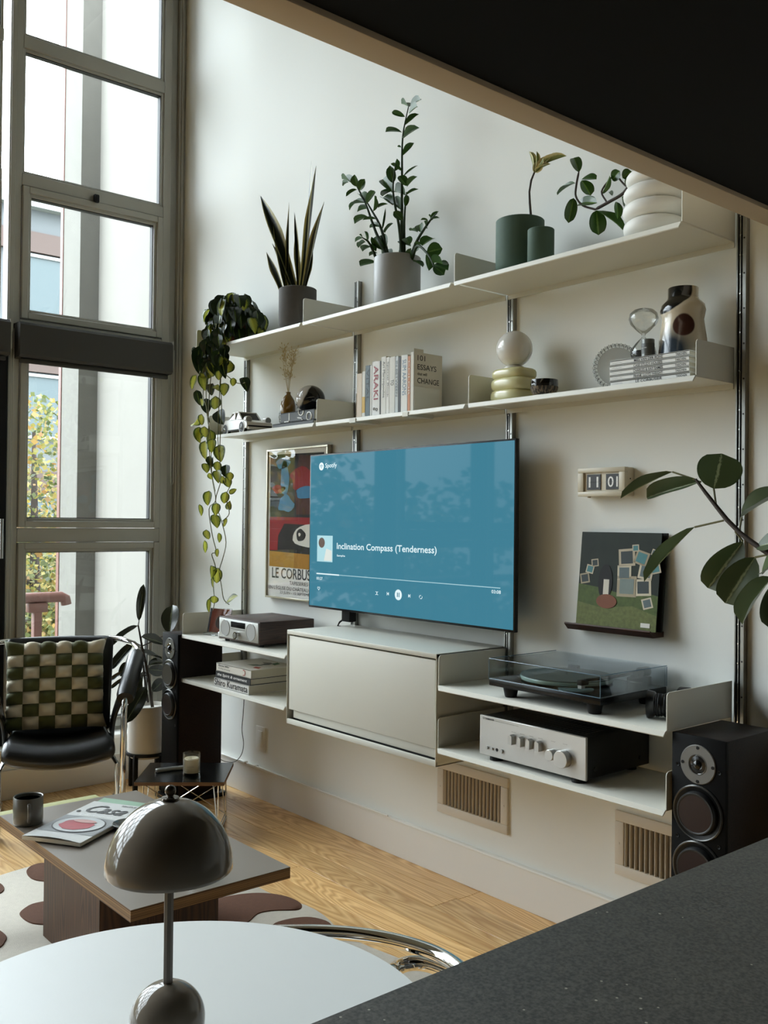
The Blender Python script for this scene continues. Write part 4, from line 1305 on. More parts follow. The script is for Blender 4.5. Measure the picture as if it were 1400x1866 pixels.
for (ux, uy, L, ang, col) in ((.14, .08, .09, .5, '#2f5a3a'), (.19, .12, .08, 1.6, '#2b2b29'), (.22, .08, .07, -.4, '#a8483a'), (.24, .17, .09, 2.4, '#3f6a44'), (.12, .18, .08, .1, '#8a8578')):
    b = B()
    b.faces([(ux, uy, .0384), (ux + L * .5 * math.cos(ang) - .02 * math.sin(ang), uy + L * .5 * math.sin(ang) + .02 * math.cos(ang), .0384), (ux + L * math.cos(ang), uy + L * math.sin(ang), .0384), (ux + L * .5 * math.cos(ang) + .02 * math.sin(ang), uy + L * .5 * math.sin(ang) - .02 * math.cos(ang), .0384)], [(0, 1, 2, 3)])
    b.obj('printed_leaf', pm('leaf_print_' + col[1:], col, .5), b3_)

# ------------------------------------------------------------------ turntable
tt = empty('turntable', (2.10, -.362, ZB1), 0, 'black turntable under a clear dust cover on the right low shelf', 'turntable')
TW, TD = .447, .34
B().box(0, 0, .034, TW, TD, .056, .002).obj('plinth', pm('black_plinth', '#070707', .25, spec=.3), tt)
for xx in (.06, TW - .05):
    for yy in (.04, TD - .04):
        B().lathe([(.018, 0), (.02, .004), (.026, .034)], 18, c=(xx, yy, 0)).obj('foot', BLACKM, tt)
pc = (.185, .17)
B().lathe([(.0, .058), (.075, .058), (.075, .062), (.0, .062)], 36, c=(*pc, 0)).obj('sub_platter', pm('hub_black', '#161616', .4), tt)
B().lathe([(0, .062), (.149, .062), (.15, .064), (.15, .072), (.149, .074), (0, .074)], 64, c=(*pc, 0)).obj('platter', pm('glass_platter', '#8fa89c', .12, coat=.4), tt)
vn = B().lathe([(0, .0745), (.1485, .0745), (.1485, .077), (0, .077)], 64, c=(*pc, 0)).obj('mat', pm('felt_mat', '#3e4a45', .5), tt)
B().cyl((*pc, .077), (*pc, .088), .0035, 12).obj('spindle', CHROME, tt)
ar = B()
ar.cyl((.385, .255, .056), (.385, .255, .085), .022, 24)
ar.cyl((.385, .255, .085), (.385, .255, .104), .012, 18)
ar.obj('arm_pillar', BLACKM, tt)
B().tube([(.385, .30, .098), (.385, .255, .098), (.37, .12, .094), (.345, .06, .09)], .005, 10).obj('tonearm', BLACKM, tt)
B().cyl((.385, .285, .098), (.385, .325, .098), .016, 20).obj('counterweight', pm('weight_grey', '#3a3a3a', .35, .4), tt)
hs = B().box(.333, .035, .076, .352, .07, .092, .002).obj('headshell', BLACKM, tt)
B().box(.335, .036, .066, .35, .055, .078, .001, 1).obj('cartridge', pm('cartridge_grey', '#a9a9a6', .3, .3), hs)
B().tube([(.42, .25, .06), (.425, .235, .075), (.41, .2, .08)], .002, 6).obj('cueing_lever', CHROME, tt)
for xx in (.08, TW - .08): B().box(xx - .02, TD - .01, .05, xx + .02, TD + .008, .08, .002).obj('hinge', pm('hinge_grey', '#2d3134', .3, .5), tt)
B().cyl((.31, .06, .056), (.31, .06, .060), .055, 32).obj('speed_disc', pm('disc_glass', '#5c6f6d', .1), tt)
dc = B()
z0, z1 = .057, .119
for q0 in ((0, 0, z0, TW, .003, z1), (0, TD - .003, z0, TW, TD, z1), (0, .003, z0, .003, TD - .003, z1), (TW - .003, .003, z0, TW, TD - .003, z1), (0, 0, z1, TW, TD, z1 + .003)):
    dc.box(*q0)
lid = dc.obj('dust_cover', clear('clear_acrylic_lid', (.93, .955, .97), 0, .02, .5), tt)
b = B()
for (p0, p1) in (((0, 0, z1 + .003), (TW, 0, z1 + .003)), ((TW, 0, z1 + .003), (TW, TD, z1 + .003)), ((0, 0, z1 + .003), (0, TD, z1 + .003)), ((TW, 0, z0), (TW, 0, z1)), ((TW, TD, z0), (TW, TD, z1)), ((0, 0, z0), (0, 0, z1)), ((0, 0, z0), (TW, 0, z0))):
    b.cyl(p0, p1, .0011, 6)
b.obj('lid_edge', pm('blueish_edge', '#5f7a8c', .15), lid)
text('R E G A', .04, .006, INK, lid, (TW * .42, TD * .5, z1 + .0034), rot=(0, 0, 0))

# photo camera
cm = empty('photo_camera', (2.697, -.215, ZB1), -1.13, 'black camera with large lens beside the turntable', 'camera')
B().box(-.062, .0, 0, .062, .05, .075, .008).obj('body', BLACKM, cm)
B().box(-.03, .01, .072, .03, .05, .094, .006).obj('viewfinder', BLACKM, cm)
CAMB = pm('lens_black', '#0b0b0b', .3)
M_ = Matrix.Rotation(math.pi / 2, 4, 'X')
B().lathe([(.030, 0), (.031, .005), (.031, .03), (.033, .032), (.033, .05), (.031, .052)], 28, c=(0, 0, .040), M=M_).obj('lens_barrel', CAMB, cm)
for z_ in (.012, .02, .038, .044): B().lathe([(.0335, z_), (.0345, z_ + .002), (.0335, z_ + .004)], 28, c=(0, 0, .040), M=M_, cap=False).obj('grip_ring', BLACKM, cm)
B().lathe([(.033, .05), (.038, .055), (.041, .074), (.039, .074), (.034, .056)], 10, c=(0, 0, .041), M=M_, cap=False).obj('lens_hood', CAMB, cm)
B().lathe([(0, .05), (.03, .05)], 28, c=(0, 0, .040), M=M_).obj('front_glass', pm('lens_glass', '#101418', .04, coat=1), cm)

# ------------------------------------------------------------------ amplifier
AMPS = pm('silver_brushed_aluminium', '#c4c3bf', .34, .6)
ya = -.348
am = empty('amplifier', (2.046, ya, ZB2), 0, 'silver stereo amplifier with rotary knobs on the lowest right shelf', 'amplifier')
AW, AH, AD = .440, .128, .33
B().box(.004, .008, .018, AW - .004, AD, .018 + AH - .002, .002).obj('chassis', pm('dark_chassis', '#12120f', .5, spec=.3), am)
B().box(0, 0, .016, AW, .009, .018 + AH, .0015, 1).obj('front_panel', AMPS, am)
for xx in (.05, AW - .05):
    for yy in (.03, AD - .04): B().cyl((xx, yy, 0), (xx, yy, .019), .022, 20).obj('foot', BLACKM, am)
for (u, v, r_, dp) in ((.925 - .02, .40, .0265, .024), (.77, .43, .0165, .022)):
    kx, kz = AW * (u - .085 if r_ > .02 else u - .055), .018 + AH * v
    kn = B().lathe([(r_, 0), (r_, dp - .001), (r_ - .001, dp), (0, dp)], 36, c=(kx, 0, kz), M=Matrix.Rotation(math.pi / 2, 4, 'X')).obj('knob', STEEL, am)
for u in (.345, .43, .515, .60):
    kx, kz = AW * u - .0, .018 + AH * (.56 - .02 * (u - .345))
    b = B().prism([(kx - .008, 0, kz - .014), (kx + .008, 0, kz - .014), (kx + .008, 0, kz + .012), (kx, 0, kz + .017), (kx - .008, 0, kz + .012)], (0, -.02, 0))
    b.obj('selector', STEEL, am)
for u, r_ in ((.085, .005), (.135, .0045), (.18, .0055), (.23, .007)):
    kn = B().cyl((AW * u, .001, .018 + AH * .19), (AW * u, -.006 if r_ != .0055 else -.0008, .018 + AH * .19), r_, 16).obj('small_control', STEEL if r_ != .0055 else BLACK, am)
B().box(AW * .775 - .002, -.003, .018 + AH * .15, AW * .775 + .002, .001, .018 + AH * .21).obj('switch', BLACKM, am)
text('YAMAHA', .042, .006, INK, am, (.024, -.0004, .018 + AH * .905), bold=.02)
B().lathe([(.0022, 0), (.0034, 0)], 16, c=(.018, -.0006, .018 + AH * .93), M=Matrix.Rotation(math.pi / 2, 4, 'X'), cap=False).obj('brand_ring', INK, am)
text('NATURAL SOUND STEREO AMPLIFIER  A-S301', .1, .003, pm('amp_grey_ink', '#77776f', .5), am, (.072, -.0004, .018 + AH * .905))
for k_, u in enumerate((.345, .43, .515, .60, .715, .82)):
    text(('SPEAKERS', 'BASS', 'TREBLE', 'BALANCE', 'LOUDNESS', 'VOLUME')[k_], .018, .0026, pm('amp_grey_ink_2', '#77776f', .5), am, (AW * u, -.0004, .018 + AH * .74), align='C')
b = B()
for k_ in range(22):
    for j in range(2): b.box(.03 + k_ * .0175, .05 + j * .12, .018 + AH - .0022, .037 + k_ * .0175, .14 + j * .12, .018 + AH - .0015)
o = b.obj('vent_slots', BLACK, am); o['kind'] = 'stuff'
for yy in (.05, AD - .05): B().cyl((AW - .005, yy, .045), (AW - .001, yy, .045), .007, 14).obj('side_screw', pm('screw_black', '#2b2b29', .4, .5), am)

# ------------------------------------------------------------------ floor-standing speakers
CONE = pm('red_brown_fibre_cone', '#1f0b08', .32, spec=.4, var=.2, scale=60)
GREYP = pm('grey_tweeter_plate', '#6d6c68', .45, .3)
SRING = pm('driver_ring', '#5a5a58', .3, .8)
def speaker(loc, label):
    s = empty('floor_speaker', loc, 0, label, 'speaker', 'floor-standing speakers either side of the shelves')
    w_, d, h = .162, .253, .812
    z0 = .022
    B().box(-w_ / 2, .012, z0, w_ / 2, d, z0 + h, .002).obj('cabinet', EBON, s)
    B().box(-w_ / 2, 0, z0, w_ / 2, .0125, z0 + h, .002).obj('front_baffle', pm('black_baffle', '#050505', .5, spec=.1), s)
    B().box(-w_ / 2 - .03, -.02, 0, w_ / 2 + .03, d + .02, z0, .003).obj('plinth', BLACK, s)
    M_ = Matrix.Rotation(math.pi / 2, 4, 'X')
    zt = z0 + h - .075
    tw_ = B().lathe([(0, 0), (.052, 0), (.053, .002), (.051, .004), (.028, .004), (.026, .002)], 40, c=(0, 0, zt), M=M_).obj('tweeter', GREYP, s)
    B().lathe([(.0235, .003), (.025, .006), (.0265, .003)], 32, c=(0, 0, zt), M=M_, cap=False).obj('tweeter_ring', CHROME, tw_)
    B().lathe([(.023, .003), (.014, .0042), (.013, .006), (.009, .011), (0, .013)], 28, c=(0, 0, zt), M=M_).obj('dome', pm('silk_dome', '#0e0e0e', .15), tw_)
    for a_ in (0, 90, 180, 270):
        a_ = math.radians(a_)
        B().cyl((.045 * math.cos(a_), -.004, zt + .045 * math.sin(a_)), (.045 * math.cos(a_), -.0052, zt + .045 * math.sin(a_)), .0045, 10).obj('screw', BLACKM, tw_)
    for zc in (z0 + h - .205, z0 + h - .355):
        dv = B().lathe([(.074, 0), (.075, .003), (.072, .006), (.0695, .005)], 48, c=(0, 0, zc), M=M_, cap=False).obj('driver_ring', SRING, s)
        B().lathe([(.070, .005), (.066, .004), (.0585, .0025)], 48, c=(0, 0, zc), M=M_, cap=False).obj('basket', BLACK, dv)
        B().lathe([(.0585, .002), (.057, .012), (.054, .0165), (.051, .0168), (.049, .0155)], 48, c=(0, 0, zc), M=M_, cap=False).obj('rubber_surround', pm('rubber', '#1c1c1c', .4), dv)
        B().lathe([(.049, .004), (.035, -.004), (.02, -.011), (.0195, -.011), (.012, -.006), (0, -.003)], 48, c=(0, -.0118, zc), M=M_).obj('cone', CONE, dv)
    for xx in (-.062, .062):
        for zz in (zt - .01, z0 + h - .28, z0 + h - .45):
            B().lathe([(.002, 0), (.0055, .0015), (.006, 0)], 14, c=(xx, 0, zz), M=M_).obj('grille_socket', BLACKM, s)
    return s
speaker((2.858, -.345, 0), 'tall dark speaker at the right, partly hidden by the stone worktop')
speaker((-.072, -.385, 0), 'tall dark speaker in the corner by the window and rubber plant')
# ------------------------------------------------------------------ plants
random.seed(11)
def leafmesh(name, mat, prof, nl=9, fold=.12, curl=.1, heart=0.0, twist=0.0, side=0.0, ar=.3):
    """leaf of unit length along +y and unit half-width; fold lifts the margins, curl bends the tip down"""
    ss = (-1, -.55, -.18, 0, .18, .55, 1)
    vs, ed = [], []
    for i in range(nl + 1):
        t = i / nl
        hw_ = prof(t)
        for s in ss:
            x = s * hw_
            y = t - heart * (1 - t) ** 6 * abs(s) * (1 if t < .25 else 0)
            z = fold * abs(s) * hw_ * ar * 2.5 - curl * t * t + .05 * ar * math.sin(t * 9) * s
            xx = x + side * t * t
            if twist:
                ca, sa = math.cos(twist * t), math.sin(twist * t)
                xx, z = x * ca - z / ar * sa + side * t * t, x * sa * ar + z * ca
            vs.append((xx, y, z)); ed.append(abs(s))
    n = len(ss)
    fs = [(i * n + j, i * n + j + 1, (i + 1) * n + j + 1, (i + 1) * n + j) for i in range(nl) for j in range(n - 1)]
    me = bpy.data.meshes.new(name)
    me.from_pydata(vs, [], fs)
    at_ = me.attributes.new('edge', 'FLOAT', 'POINT')
    at_.data.foreach_set('value', ed)
    me.polygons.foreach_set('use_smooth', [True] * len(me.polygons))
    me.materials.append(mat)
    me.update()
    return me
def leafm(base, tip, half, nrm):
    base, tip = Vector(base), Vector(tip)
    y = tip - base
    L = y.length
    y.normalize()
    n = Vector(nrm)
    z = (n - y * n.dot(y))
    z = z.normalized() if z.length > 1e-4 else y.orthogonal().normalized()
    x = y.cross(z)
    M = Matrix((( x.x * half, y.x * L, z.x * L, base.x), (x.y * half, y.y * L, z.y * L, base.y), (x.z * half, y.z * L, z.z * L, base.z), (0, 0, 0, 1)))
    return M
def ell(p=1.0, q=1.0, mx=None):
    m = max((t ** p) * ((1 - t) ** q) for t in [k / 200 for k in range(1, 200)])
    return lambda t: max(.02, (max(t, 1e-4) ** p) * (max(1 - t, 0) ** q) / m) if 0 < t < 1 else .02
TOCAM = Vector((.80, -.55, .15)).normalized()
def add_leaf(parent, me, base, tip, half, nrm=None, name='leaf'):
    org = parent.matrix_basis.translation if parent.rotation_euler.z == 0 else None
    M = Matrix.Translation(-Vector(parent.location)) @ leafm(base, tip, half, nrm if nrm is not None else TOCAM + Vector((random.uniform(-.5, .5), random.uniform(-.5, .5), random.uniform(-.2, .6))))
    return inst(name, me, parent, M)

DKLEAF = leafmat('glossy_dark_leaf', '#3f5a2c', '#1b2c14', '#16240f', rough=.25)
ZZLEAF = leafmat('zz_leaf', '#55753a', '#30501f', '#284518', rough=.42, spec=.3)
SNLEAF = leafmat('snake_leaf', '#1f2b18', '#18221a', '#a8a065', p=(.1, .3, .62, .78), rough=.4, var=.18, trans=.05)
PHLEAF = leafmat('lime_centre_leaf', '#c0c250', '#a4aa42', '#34491f', p=(.1, .3, .55, .82), rough=.4, var=.55, trans=.25)
PHDARK = leafmat('dark_heart_leaf', '#56692c', '#1d2c15', '#16230f', rough=.28, trans=.1)
RUBLEAF = leafmat('rubber_leaf', '#5e6548', '#272a1c', '#1c1e14', p=(.03, .08, .9, .97), rough=.22, trans=.05)
FICLEAF = leafmat('ficus_leaf', '#97a37c', '#4d5c3b', '#435232', p=(.03, .08, .9, .97), rough=.38, trans=.12)
PEPLEAF = leafmat('round_thick_leaf', '#5f7d33', '#33521c', '#26400f', rough=.3, trans=.15)
STEMG = pm('green_stem', '#3b4a22', .5)
STEMB = pm('brown_stem', '#33271c', .7)
SOIL = pm('potting_soil', '#241c14', .95, bump=.6, bscale=80)

def C5(cx, cy): return 460 + cx / 3.684, 160 + cy / 3.684
# snake plant
SY = -.2
pc_ = at(542.5, 560, Y=SY)
sn = empty('snake_plant', (pc_.x, SY, ZT + .03), 0, 'snake plant with yellow-edged upright leaves on the left top shelf', 'plant')
snp = empty('plant_pot', (pc_.x, SY, ZT), 0, 'dark grey concrete pot of the snake plant', 'pot')
R_ = .085
B().lathe([(R_ * .72, 0), (R_ * .78, .004), (R_ * .95, .022), (R_, .034), (R_, .188), (R_ - .003, .19), (R_ - .010, .189), (R_ - .011, .17), (0, .17)], 44).obj('pot_body', pm('dark_concrete', '#4d4a47', .85, var=.12, scale=30, bump=.2, bscale=120), snp)
B().lathe([(0, .172), (R_ - .012, .172)], 30).obj('soil', SOIL, snp)
SNM = [leafmesh('leaf', SNLEAF, lambda t: (.45 + .55 * min(1, t / .55)) * (1 - max(0, (t - .55) / .45) ** 1.6) + .01, 12, .35, .0, twist=tw_, side=sd_, ar=.07) for tw_, sd_ in ((.5, .0), (-.7, 1.2), (.9, -1.2))]
for k_, (b_, t_, w_) in enumerate([((290, 1335), (55, 725), 95), ((245, 1335), (108, 850), 60), ((232, 1335), (265, 770), 36), ((305, 1335), (283, 835), 26), ((330, 1335), (390, 490), 12), ((330, 1335), (462, 530), 66), ((345, 1340), (483, 765), 66), ((285, 1340), (105, 1050), 58), ((215, 1340), (122, 1095), 56), ((205, 1345), (150, 1230), 46), ((350, 1340), (384, 1098), 46), ((310, 1335), (312, 985), 48), ((260, 1335), (205, 1000), 40)]):
    dy = random.uniform(-.035, .035)
    ba = at(*C5(*b_), Y=SY + dy * .5); ba.z = ZT + .165
    ti = at(*C5(*t_), Y=SY + dy * 2)
    add_leaf(sn, SNM[k_ % 3], ba, ti, w_ / 3.684 * .5 * 4.0 / 1734 * .95)

# tall plant with feathered leaves
ZY = -.17
pc_ = at(724, 510, Y=ZY)
zz = empty('tall_leafy_plant', (pc_.x, ZY, ZT + .03), 0, 'tall plant with feathered glossy leaves in the light grey pot', 'plant')
zzp = empty('plant_pot', (pc_.x, ZY, ZT), 0, 'light grey smooth pot of the tall feathered plant', 'pot')
R_ = .094
B().lathe([(R_ * .9, 0), (R_ * .97, .003), (R_, .008), (R_, .20), (R_ - .002, .202), (R_ - .008, .201), (R_ - .009, .18), (0, .18)], 48).obj('pot_body', pm('light_grey_glaze', '#8b8b89', .4), zzp)
B().lathe([(0, .183), (R_ - .01, .183)], 30).obj('soil', SOIL, zzp)
ZZM = [leafmesh('leaf', ZZLEAF, ell(.75, .6), 7, .25, .08 + .05 * k_, twist=.2 * k_) for k_ in range(3)]
stems = [([(995, 1165), (1003, 900), (1005, 600), (1010, 330), (1050, 120)], .02), ([(1010, 1165), (985, 930), (945, 700), (962, 510)], -.03), ([(925, 1165), (870, 960), (800, 820), (700, 660)], .03), ([(935, 1165), (830, 970), (762, 780), (705, 670)], .0), ([(860, 1170), (790, 1050), (738, 1005)], -.05), ([(1055, 1165), (1110, 1020), (1195, 890), (1240, 840)], -.03), ([(1070, 1165), (1110, 1060), (1180, 1120), (1215, 1190)], -.07), ([(1020, 1165), (1020, 900), (1035, 700)], .04)]
for pts, dy in stems:
    P = []
    for k_, c in enumerate(pts):
        v = at(*C5(*c), Y=ZY + dy * k_ / (len(pts) - 1) * 1.5)
        if k_ == 0: v.z = ZT + .18
        P.append(v - Vector(zz.location))
    P = curve(P, 4)
    B().tube(P, [.0075 + (.002 - .0075) * i_ / (len(P) - 1) for i_ in range(len(P))], 8).obj('stem', pm('zz_stem', '#22301a', .7, spec=.2), zz)
L_ = [((1050, 130), (1008, 95), 60), ((1060, 130), (1135, 60), 34), ((1050, 175), (1115, 100), 32), ((1025, 195), (935, 160), 34), ((1028, 250), (1112, 168), 46), ((1005, 300), (885, 278), 14), ((1015, 340), (1108, 262), 52), ((1010, 455), (1083, 360), 42), ((1000, 402), (978, 390), 16), ((1005, 560), (930, 505), 26), ((1010, 600), (1105, 517), 12),
      ((945, 640), (920, 525), 58), ((955, 560), (975, 478), 42), ((940, 700), (870, 595), 78), ((1030, 725), (935, 665), 64), ((945, 790), (873, 725), 74), ((1015, 830), (930, 745), 68), ((1010, 890), (950, 830), 54), ((1035, 660), (985, 588), 62), ((1040, 665), (1092, 595), 42), ((1025, 800), (1040, 715), 34), ((945, 690), (860, 722), 16), ((910, 780), (835, 800), 16), ((1035, 720), (1105, 668), 14),
      ((665, 640), (605, 595), 52), ((705, 665), (680, 585), 58), ((645, 635), (597, 645), 22), ((720, 690), (752, 612), 56), ((703, 683), (625, 722), 30), ((760, 775), (722, 690), 62), ((765, 780), (820, 685), 46), ((765, 775), (672, 762), 46), ((695, 772), (640, 810), 20), ((810, 830), (830, 722), 36), ((780, 812), (700, 812), 12), ((780, 868), (668, 897), 26), ((870, 950), (895, 812), 14), ((855, 935), (785, 922), 26), ((890, 975), (930, 900), 36), ((830, 882), (740, 880), 14),
      ((740, 1010), (682, 1030), 36), ((740, 1012), (725, 982), 26), ((760, 1035), (705, 1065), 26), ((770, 1035), (763, 962), 28), ((800, 1068), (720, 1085), 12), ((875, 1090), (812, 1000), 66), ((895, 1080), (868, 975), 54), ((885, 1165), (845, 1095), 74), ((905, 1165), (912, 1075), 64), ((835, 1170), (706, 1185), 40), ((840, 1110), (775, 1120), 16), ((830, 1100), (800, 1000), 30),
      ((1110, 970), (1058, 945), 42), ((1130, 970), (1118, 905), 54), ((1165, 940), (1160, 895), 40), ((1180, 890), (1130, 882), 16), ((1195, 885), (1245, 825), 28), ((1210, 882), (1258, 870), 22), ((1205, 890), (1190, 850), 26), ((1140, 1062), (1212, 990), 92), ((1170, 1105), (1275, 1078), 88), ((1170, 1110), (1195, 1225), 62), ((1205, 1175), (1300, 1160), 92), ((1215, 1190), (1312, 1215), 84), ((1215, 1195), (1290, 1250), 74), ((1055, 1055), (1030, 995), 64), ((1065, 1065), (985, 1032), 54), ((1090, 1085), (1130, 1045), 54), ((1080, 1165), (1150, 1185), 52), ((1010, 1165), (990, 1090), 40), ((1050, 1150), (1060, 1080), 44)]
for k_, (b_, t_, w_) in enumerate(L_):
    dy = random.uniform(-.03, .03)
    ba = at(*C5(*b_), Y=ZY + dy * .3); ti = at(*C5(*t_), Y=ZY + dy * 1.6)
    add_leaf(zz, ZZM[k_ % 3], ba, ti, w_ / 3.684 * .5 * 3.55 / 1734 * 1.2)

# green planter with a bare little stem and pale tuft
GY_ = -.17
pg = at(948, 430, Y=GY_)
GRNC = pm('dark_green_concrete', '#3c5244', .75, var=.12, scale=25, bump=.12, bscale=90)
gp = empty('green_planter', (pg.x, GY_, ZT), 0, 'dark green two-cylinder planter on the right top shelf', 'planter')
R_ = .084
B().lathe([(R_ * .7, 0), (R_ * .8, .005), (R_ * .97, .022), (R_, .034), (R_, .195), (R_ - .002, .197), (R_ - .009, .196), (R_ - .01, .17), (0, .17)], 48).obj('pot_body', GRNC, gp)
q2 = at(986, 440, Y=-.235)
B().lathe([(.042, 0), (.044, .003), (.044, .118), (.042, .12), (.036, .119), (.035, .1), (0, .1)], 36, c=(q2.x - pg.x, -.235 - GY_, 0)).obj('side_cup', GRNC, gp)
B().lathe([(0, .173), (R_ - .011, .173)], 30).obj('soil', SOIL, gp)
def C6(cx, cy): return 820 + cx / 2.414, 250 + cy / 2.414
tf = empty('small_pale_plant', (pg.x, GY_, ZT + .17), 0, 'bare-stemmed plant with a pale yellow tuft in the green planter', 'plant')
P = [at(*C6(*c), Y=GY_) - Vector(tf.location) for c in ((360, 345), (352, 290), (350, 240), (358, 190), (372, 155))]
P[0].z = .0
B().tube(P, [.0045, .004, .0035, .0035, .003], 8).obj('stem', STEMB, tf)
PALE = leafmat('pale_variegated_leaf', '#6f7c3c', '#77803f', '#c9bd86', p=(.1, .3, .5, .75), rough=.4)
TFM = leafmesh('leaf', PALE, ell(.6, .7), 8, .3, .05)
for b_, t_, w_ in (((372, 158), (352, 60), 26), ((374, 156), (385, 62), 26), ((374, 156), (415, 92), 22), ((376, 155), (460, 78), 34), ((400, 125), (512, 76), 26), ((376, 150), (440, 115), 20), ((372, 158), (395, 100), 30)):
    add_leaf(tf, TFM, at(*C6(*b_), Y=GY_), at(*C6(*t_), Y=GY_ + random.uniform(-.03, .03)), w_ / 2.414 * .5 * 3.1 / 1734)

# white ribbed vase with round-leaved plant
VY = -.155
pv = at(1194, 400, Y=VY)
wv_ = empty('ribbed_white_vase', (pv.x, VY, ZT), 0, 'white matte vase of stacked rounded rings at the right top shelf', 'vase')
prof = [(.04, 0), (.062, .002)]
zc = .0
for (r_, h_) in ((.080, .024), (.094, .052), (.097, .052), (.095, .050), (.088, .046)):
    for k_ in range(9):
        a_ = -math.pi / 2 + math.pi * k_ / 8
        prof.append((r_ - .024 + .024 * math.cos(a_), zc + h_ / 2 + h_ / 2 * math.sin(a_)))
    zc += h_
prof += [(.05, zc), (.046, zc - .02), (0, zc - .02)]
B().lathe(prof, 56).obj('vase_body', pm('matte_white_ceramic', '#dcdad4', .55), wv_)
pp = empty('round_leaf_plant', (pv.x, VY, ZT + .19), 0, 'plant with round thick green leaves reaching left from the ribbed vase', 'plant')
PPM = [leafmesh('leaf', PEPLEAF, ell(.62, .45), 9, .15, .1 + .06 * k_, side=.06 * k_) for k_ in range(2)]
def br(pts, r_, par, dyf=0.0, M_=STEMB, ys=VY, cf=C6):
    P = [at(*cf(*c), Y=ys + dyf * k_) - Vector(par.location) for k_, c in enumerate(pts)]
    P = curve(P, 4)
    B().tube(P, [r_] * (len(P) - 1) + [r_ * .5], 8).obj('stem', M_, par)
br([(830, 150), (800, 190), (765, 245), (700, 285), (640, 318)], .0055, pp)
br([(640, 318), (585, 300), (555, 262), (556, 215), (568, 150)], .0035, pp)
br([(690, 285), (668, 240), (700, 190), (715, 175)], .003, pp)
br([(800, 190), (780, 215), (760, 200), (740, 175)], .003, pp)
for k_, (b_, t_, w_) in enumerate([((568, 155), (546, 82), 58), ((553, 202), (460, 237), 26), ((580, 190), (622, 252), 70), ((580, 185), (640, 172), 60), ((648, 290), (560, 284), 72), ((545, 268), (524, 370), 62), ((645, 322), (655, 426), 84), ((645, 325), (770, 382), 82), ((668, 250), (712, 168), 40), ((715, 190), (742, 148), 60), ((735, 285), (742, 352), 44), ((757, 262), (778, 298), 44), ((770, 205), (812, 180), 60), ((715, 258), (700, 230), 24), ((760, 180), (800, 150), 60)]):
    add_leaf(pp, PPM[k_ % 2], at(*C6(*b_), Y=VY + random.uniform(-.01, .01)), at(*C6(*t_), Y=VY + random.uniform(-.035, .035)), w_ / 2.414 * .5 * 2.75 / 1734)

# trailing heart-leaf plant
TY = -.17
tp = at(425, 610, Y=TY)
tpp = empty('terracotta_pot', (tp.x - .02, TY, ZT), 0, 'terracotta pot almost hidden by the trailing heart-leaf plant', 'pot')
B().lathe([(.06, 0), (.064, .003), (.082, .13), (.088, .132), (.09, .165), (.084, .166), (.08, .14), (0, .135)], 36).obj('pot_body', pm('terracotta', '#6e3a24', .8, var=.15, scale=20), tpp)
B().lathe([(0, .14), (.079, .14)], 24).obj('soil', SOIL, tpp)
ph = empty('trailing_heart_leaf_plant', (tp.x - .02, TY, ZT + .14), 0, 'bushy heart-leaf plant trailing long vines from the left top shelf', 'plant')
heartp = ell(.42, .78)
PHM = [leafmesh('leaf', PHLEAF, heartp, 9, .18, .12, heart=.16), leafmesh('leaf', PHLEAF, heartp, 9, .3, .2, heart=.16, side=.12), leafmesh('leaf', PHLEAF, heartp, 9, .1, .05, heart=.16, side=-.12)]
PHD = [leafmesh('leaf', PHDARK, heartp, 9, .2, .16, heart=.16), leafmesh('leaf', PHDARK, heartp, 9, .35, .25, heart=.16, side=.1)]
# crown of leaves around the pot
for k_ in range(120):
    a_ = random.uniform(0, 2 * math.pi); el = random.uniform(-.9, 1.25)
    rr = random.uniform(.55, 1.0)
    c = Vector((math.cos(a_) * math.cos(el) * .19 * rr, math.sin(a_) * math.cos(el) * .13 * rr, .02 + math.sin(el) * .13 * rr))
    ba = Vector(ph.location) + c
    if ba.y > -.02: ba.y = -.03
    if ba.z < ZT + .02 and ba.y > -DT - .02: ba.z = ZT + .03
    out = Vector((c.x, c.y, 0)).normalized()
    ti = ba + out * random.uniform(.01, .05) + Vector((random.uniform(-.02, .02), 0, -random.uniform(.05, .085)))
    if ti.y > -.012: ti.y = -.014
    me_ = random.choice(PHD) if random.random() < .72 else random.choice(PHM)
    add_leaf(ph, me_, ba, ti, random.uniform(.026, .036), out + Vector((random.uniform(-.4, .4), random.uniform(-.6, 0), .4)))
# curtain of leaves over the left end of the shelf
VYv = -.315
def vine(pts, ys, r_=.0022):
    P = [at(px, py, Y=y_) - Vector(ph.location) for (px, py), y_ in zip(pts, ys)]
    B().tube(curve(P, 4), r_, 6).obj('vine', pm('vine_stem', '#5a5a2c', .6), ph)
def seqY(n, y0=VYv, a=.02): return [y0 + a * math.sin(k_ * 1.7) for k_ in range(n)]
vines = [[(400, 590), (392, 640), (383, 700), (380, 760), (382, 830), (388, 880), (393, 912), (381, 928), (387, 975), (394, 1005), (386, 1010), (393, 1035), (389, 1065), (391, 1096), (388, 1112)],
         [(410, 590), (404, 650), (400, 720), (397, 800), (403, 870), (393, 912), (404, 950), (412, 988), (406, 1018), (400, 1040), (404, 1070), (408, 1092), (418, 1102)],
         [(395, 590), (385, 640), (376, 700), (378, 760), (384, 800), (386, 860), (392, 895)],
         [(412, 620), (410, 660), (405, 676), (418, 688), (430, 697), (440, 699), (447, 697)],
         [(405, 640), (402, 700), (404, 740), (402, 780), (400, 830)],
         [(420, 885), (412, 905), (418, 935), (405, 950)],
         [(384, 640), (374, 690), (370, 722), (376, 740), (382, 770)]]
for v_ in vines: vine(v_, seqY(len(v_)))
def C2(cx, cy): return 340 + cx / 6.6625, 520 + cy / 6.6625
def C4(cx, cy): return 340 + cx / 4.375, 780 + cy / 4.375
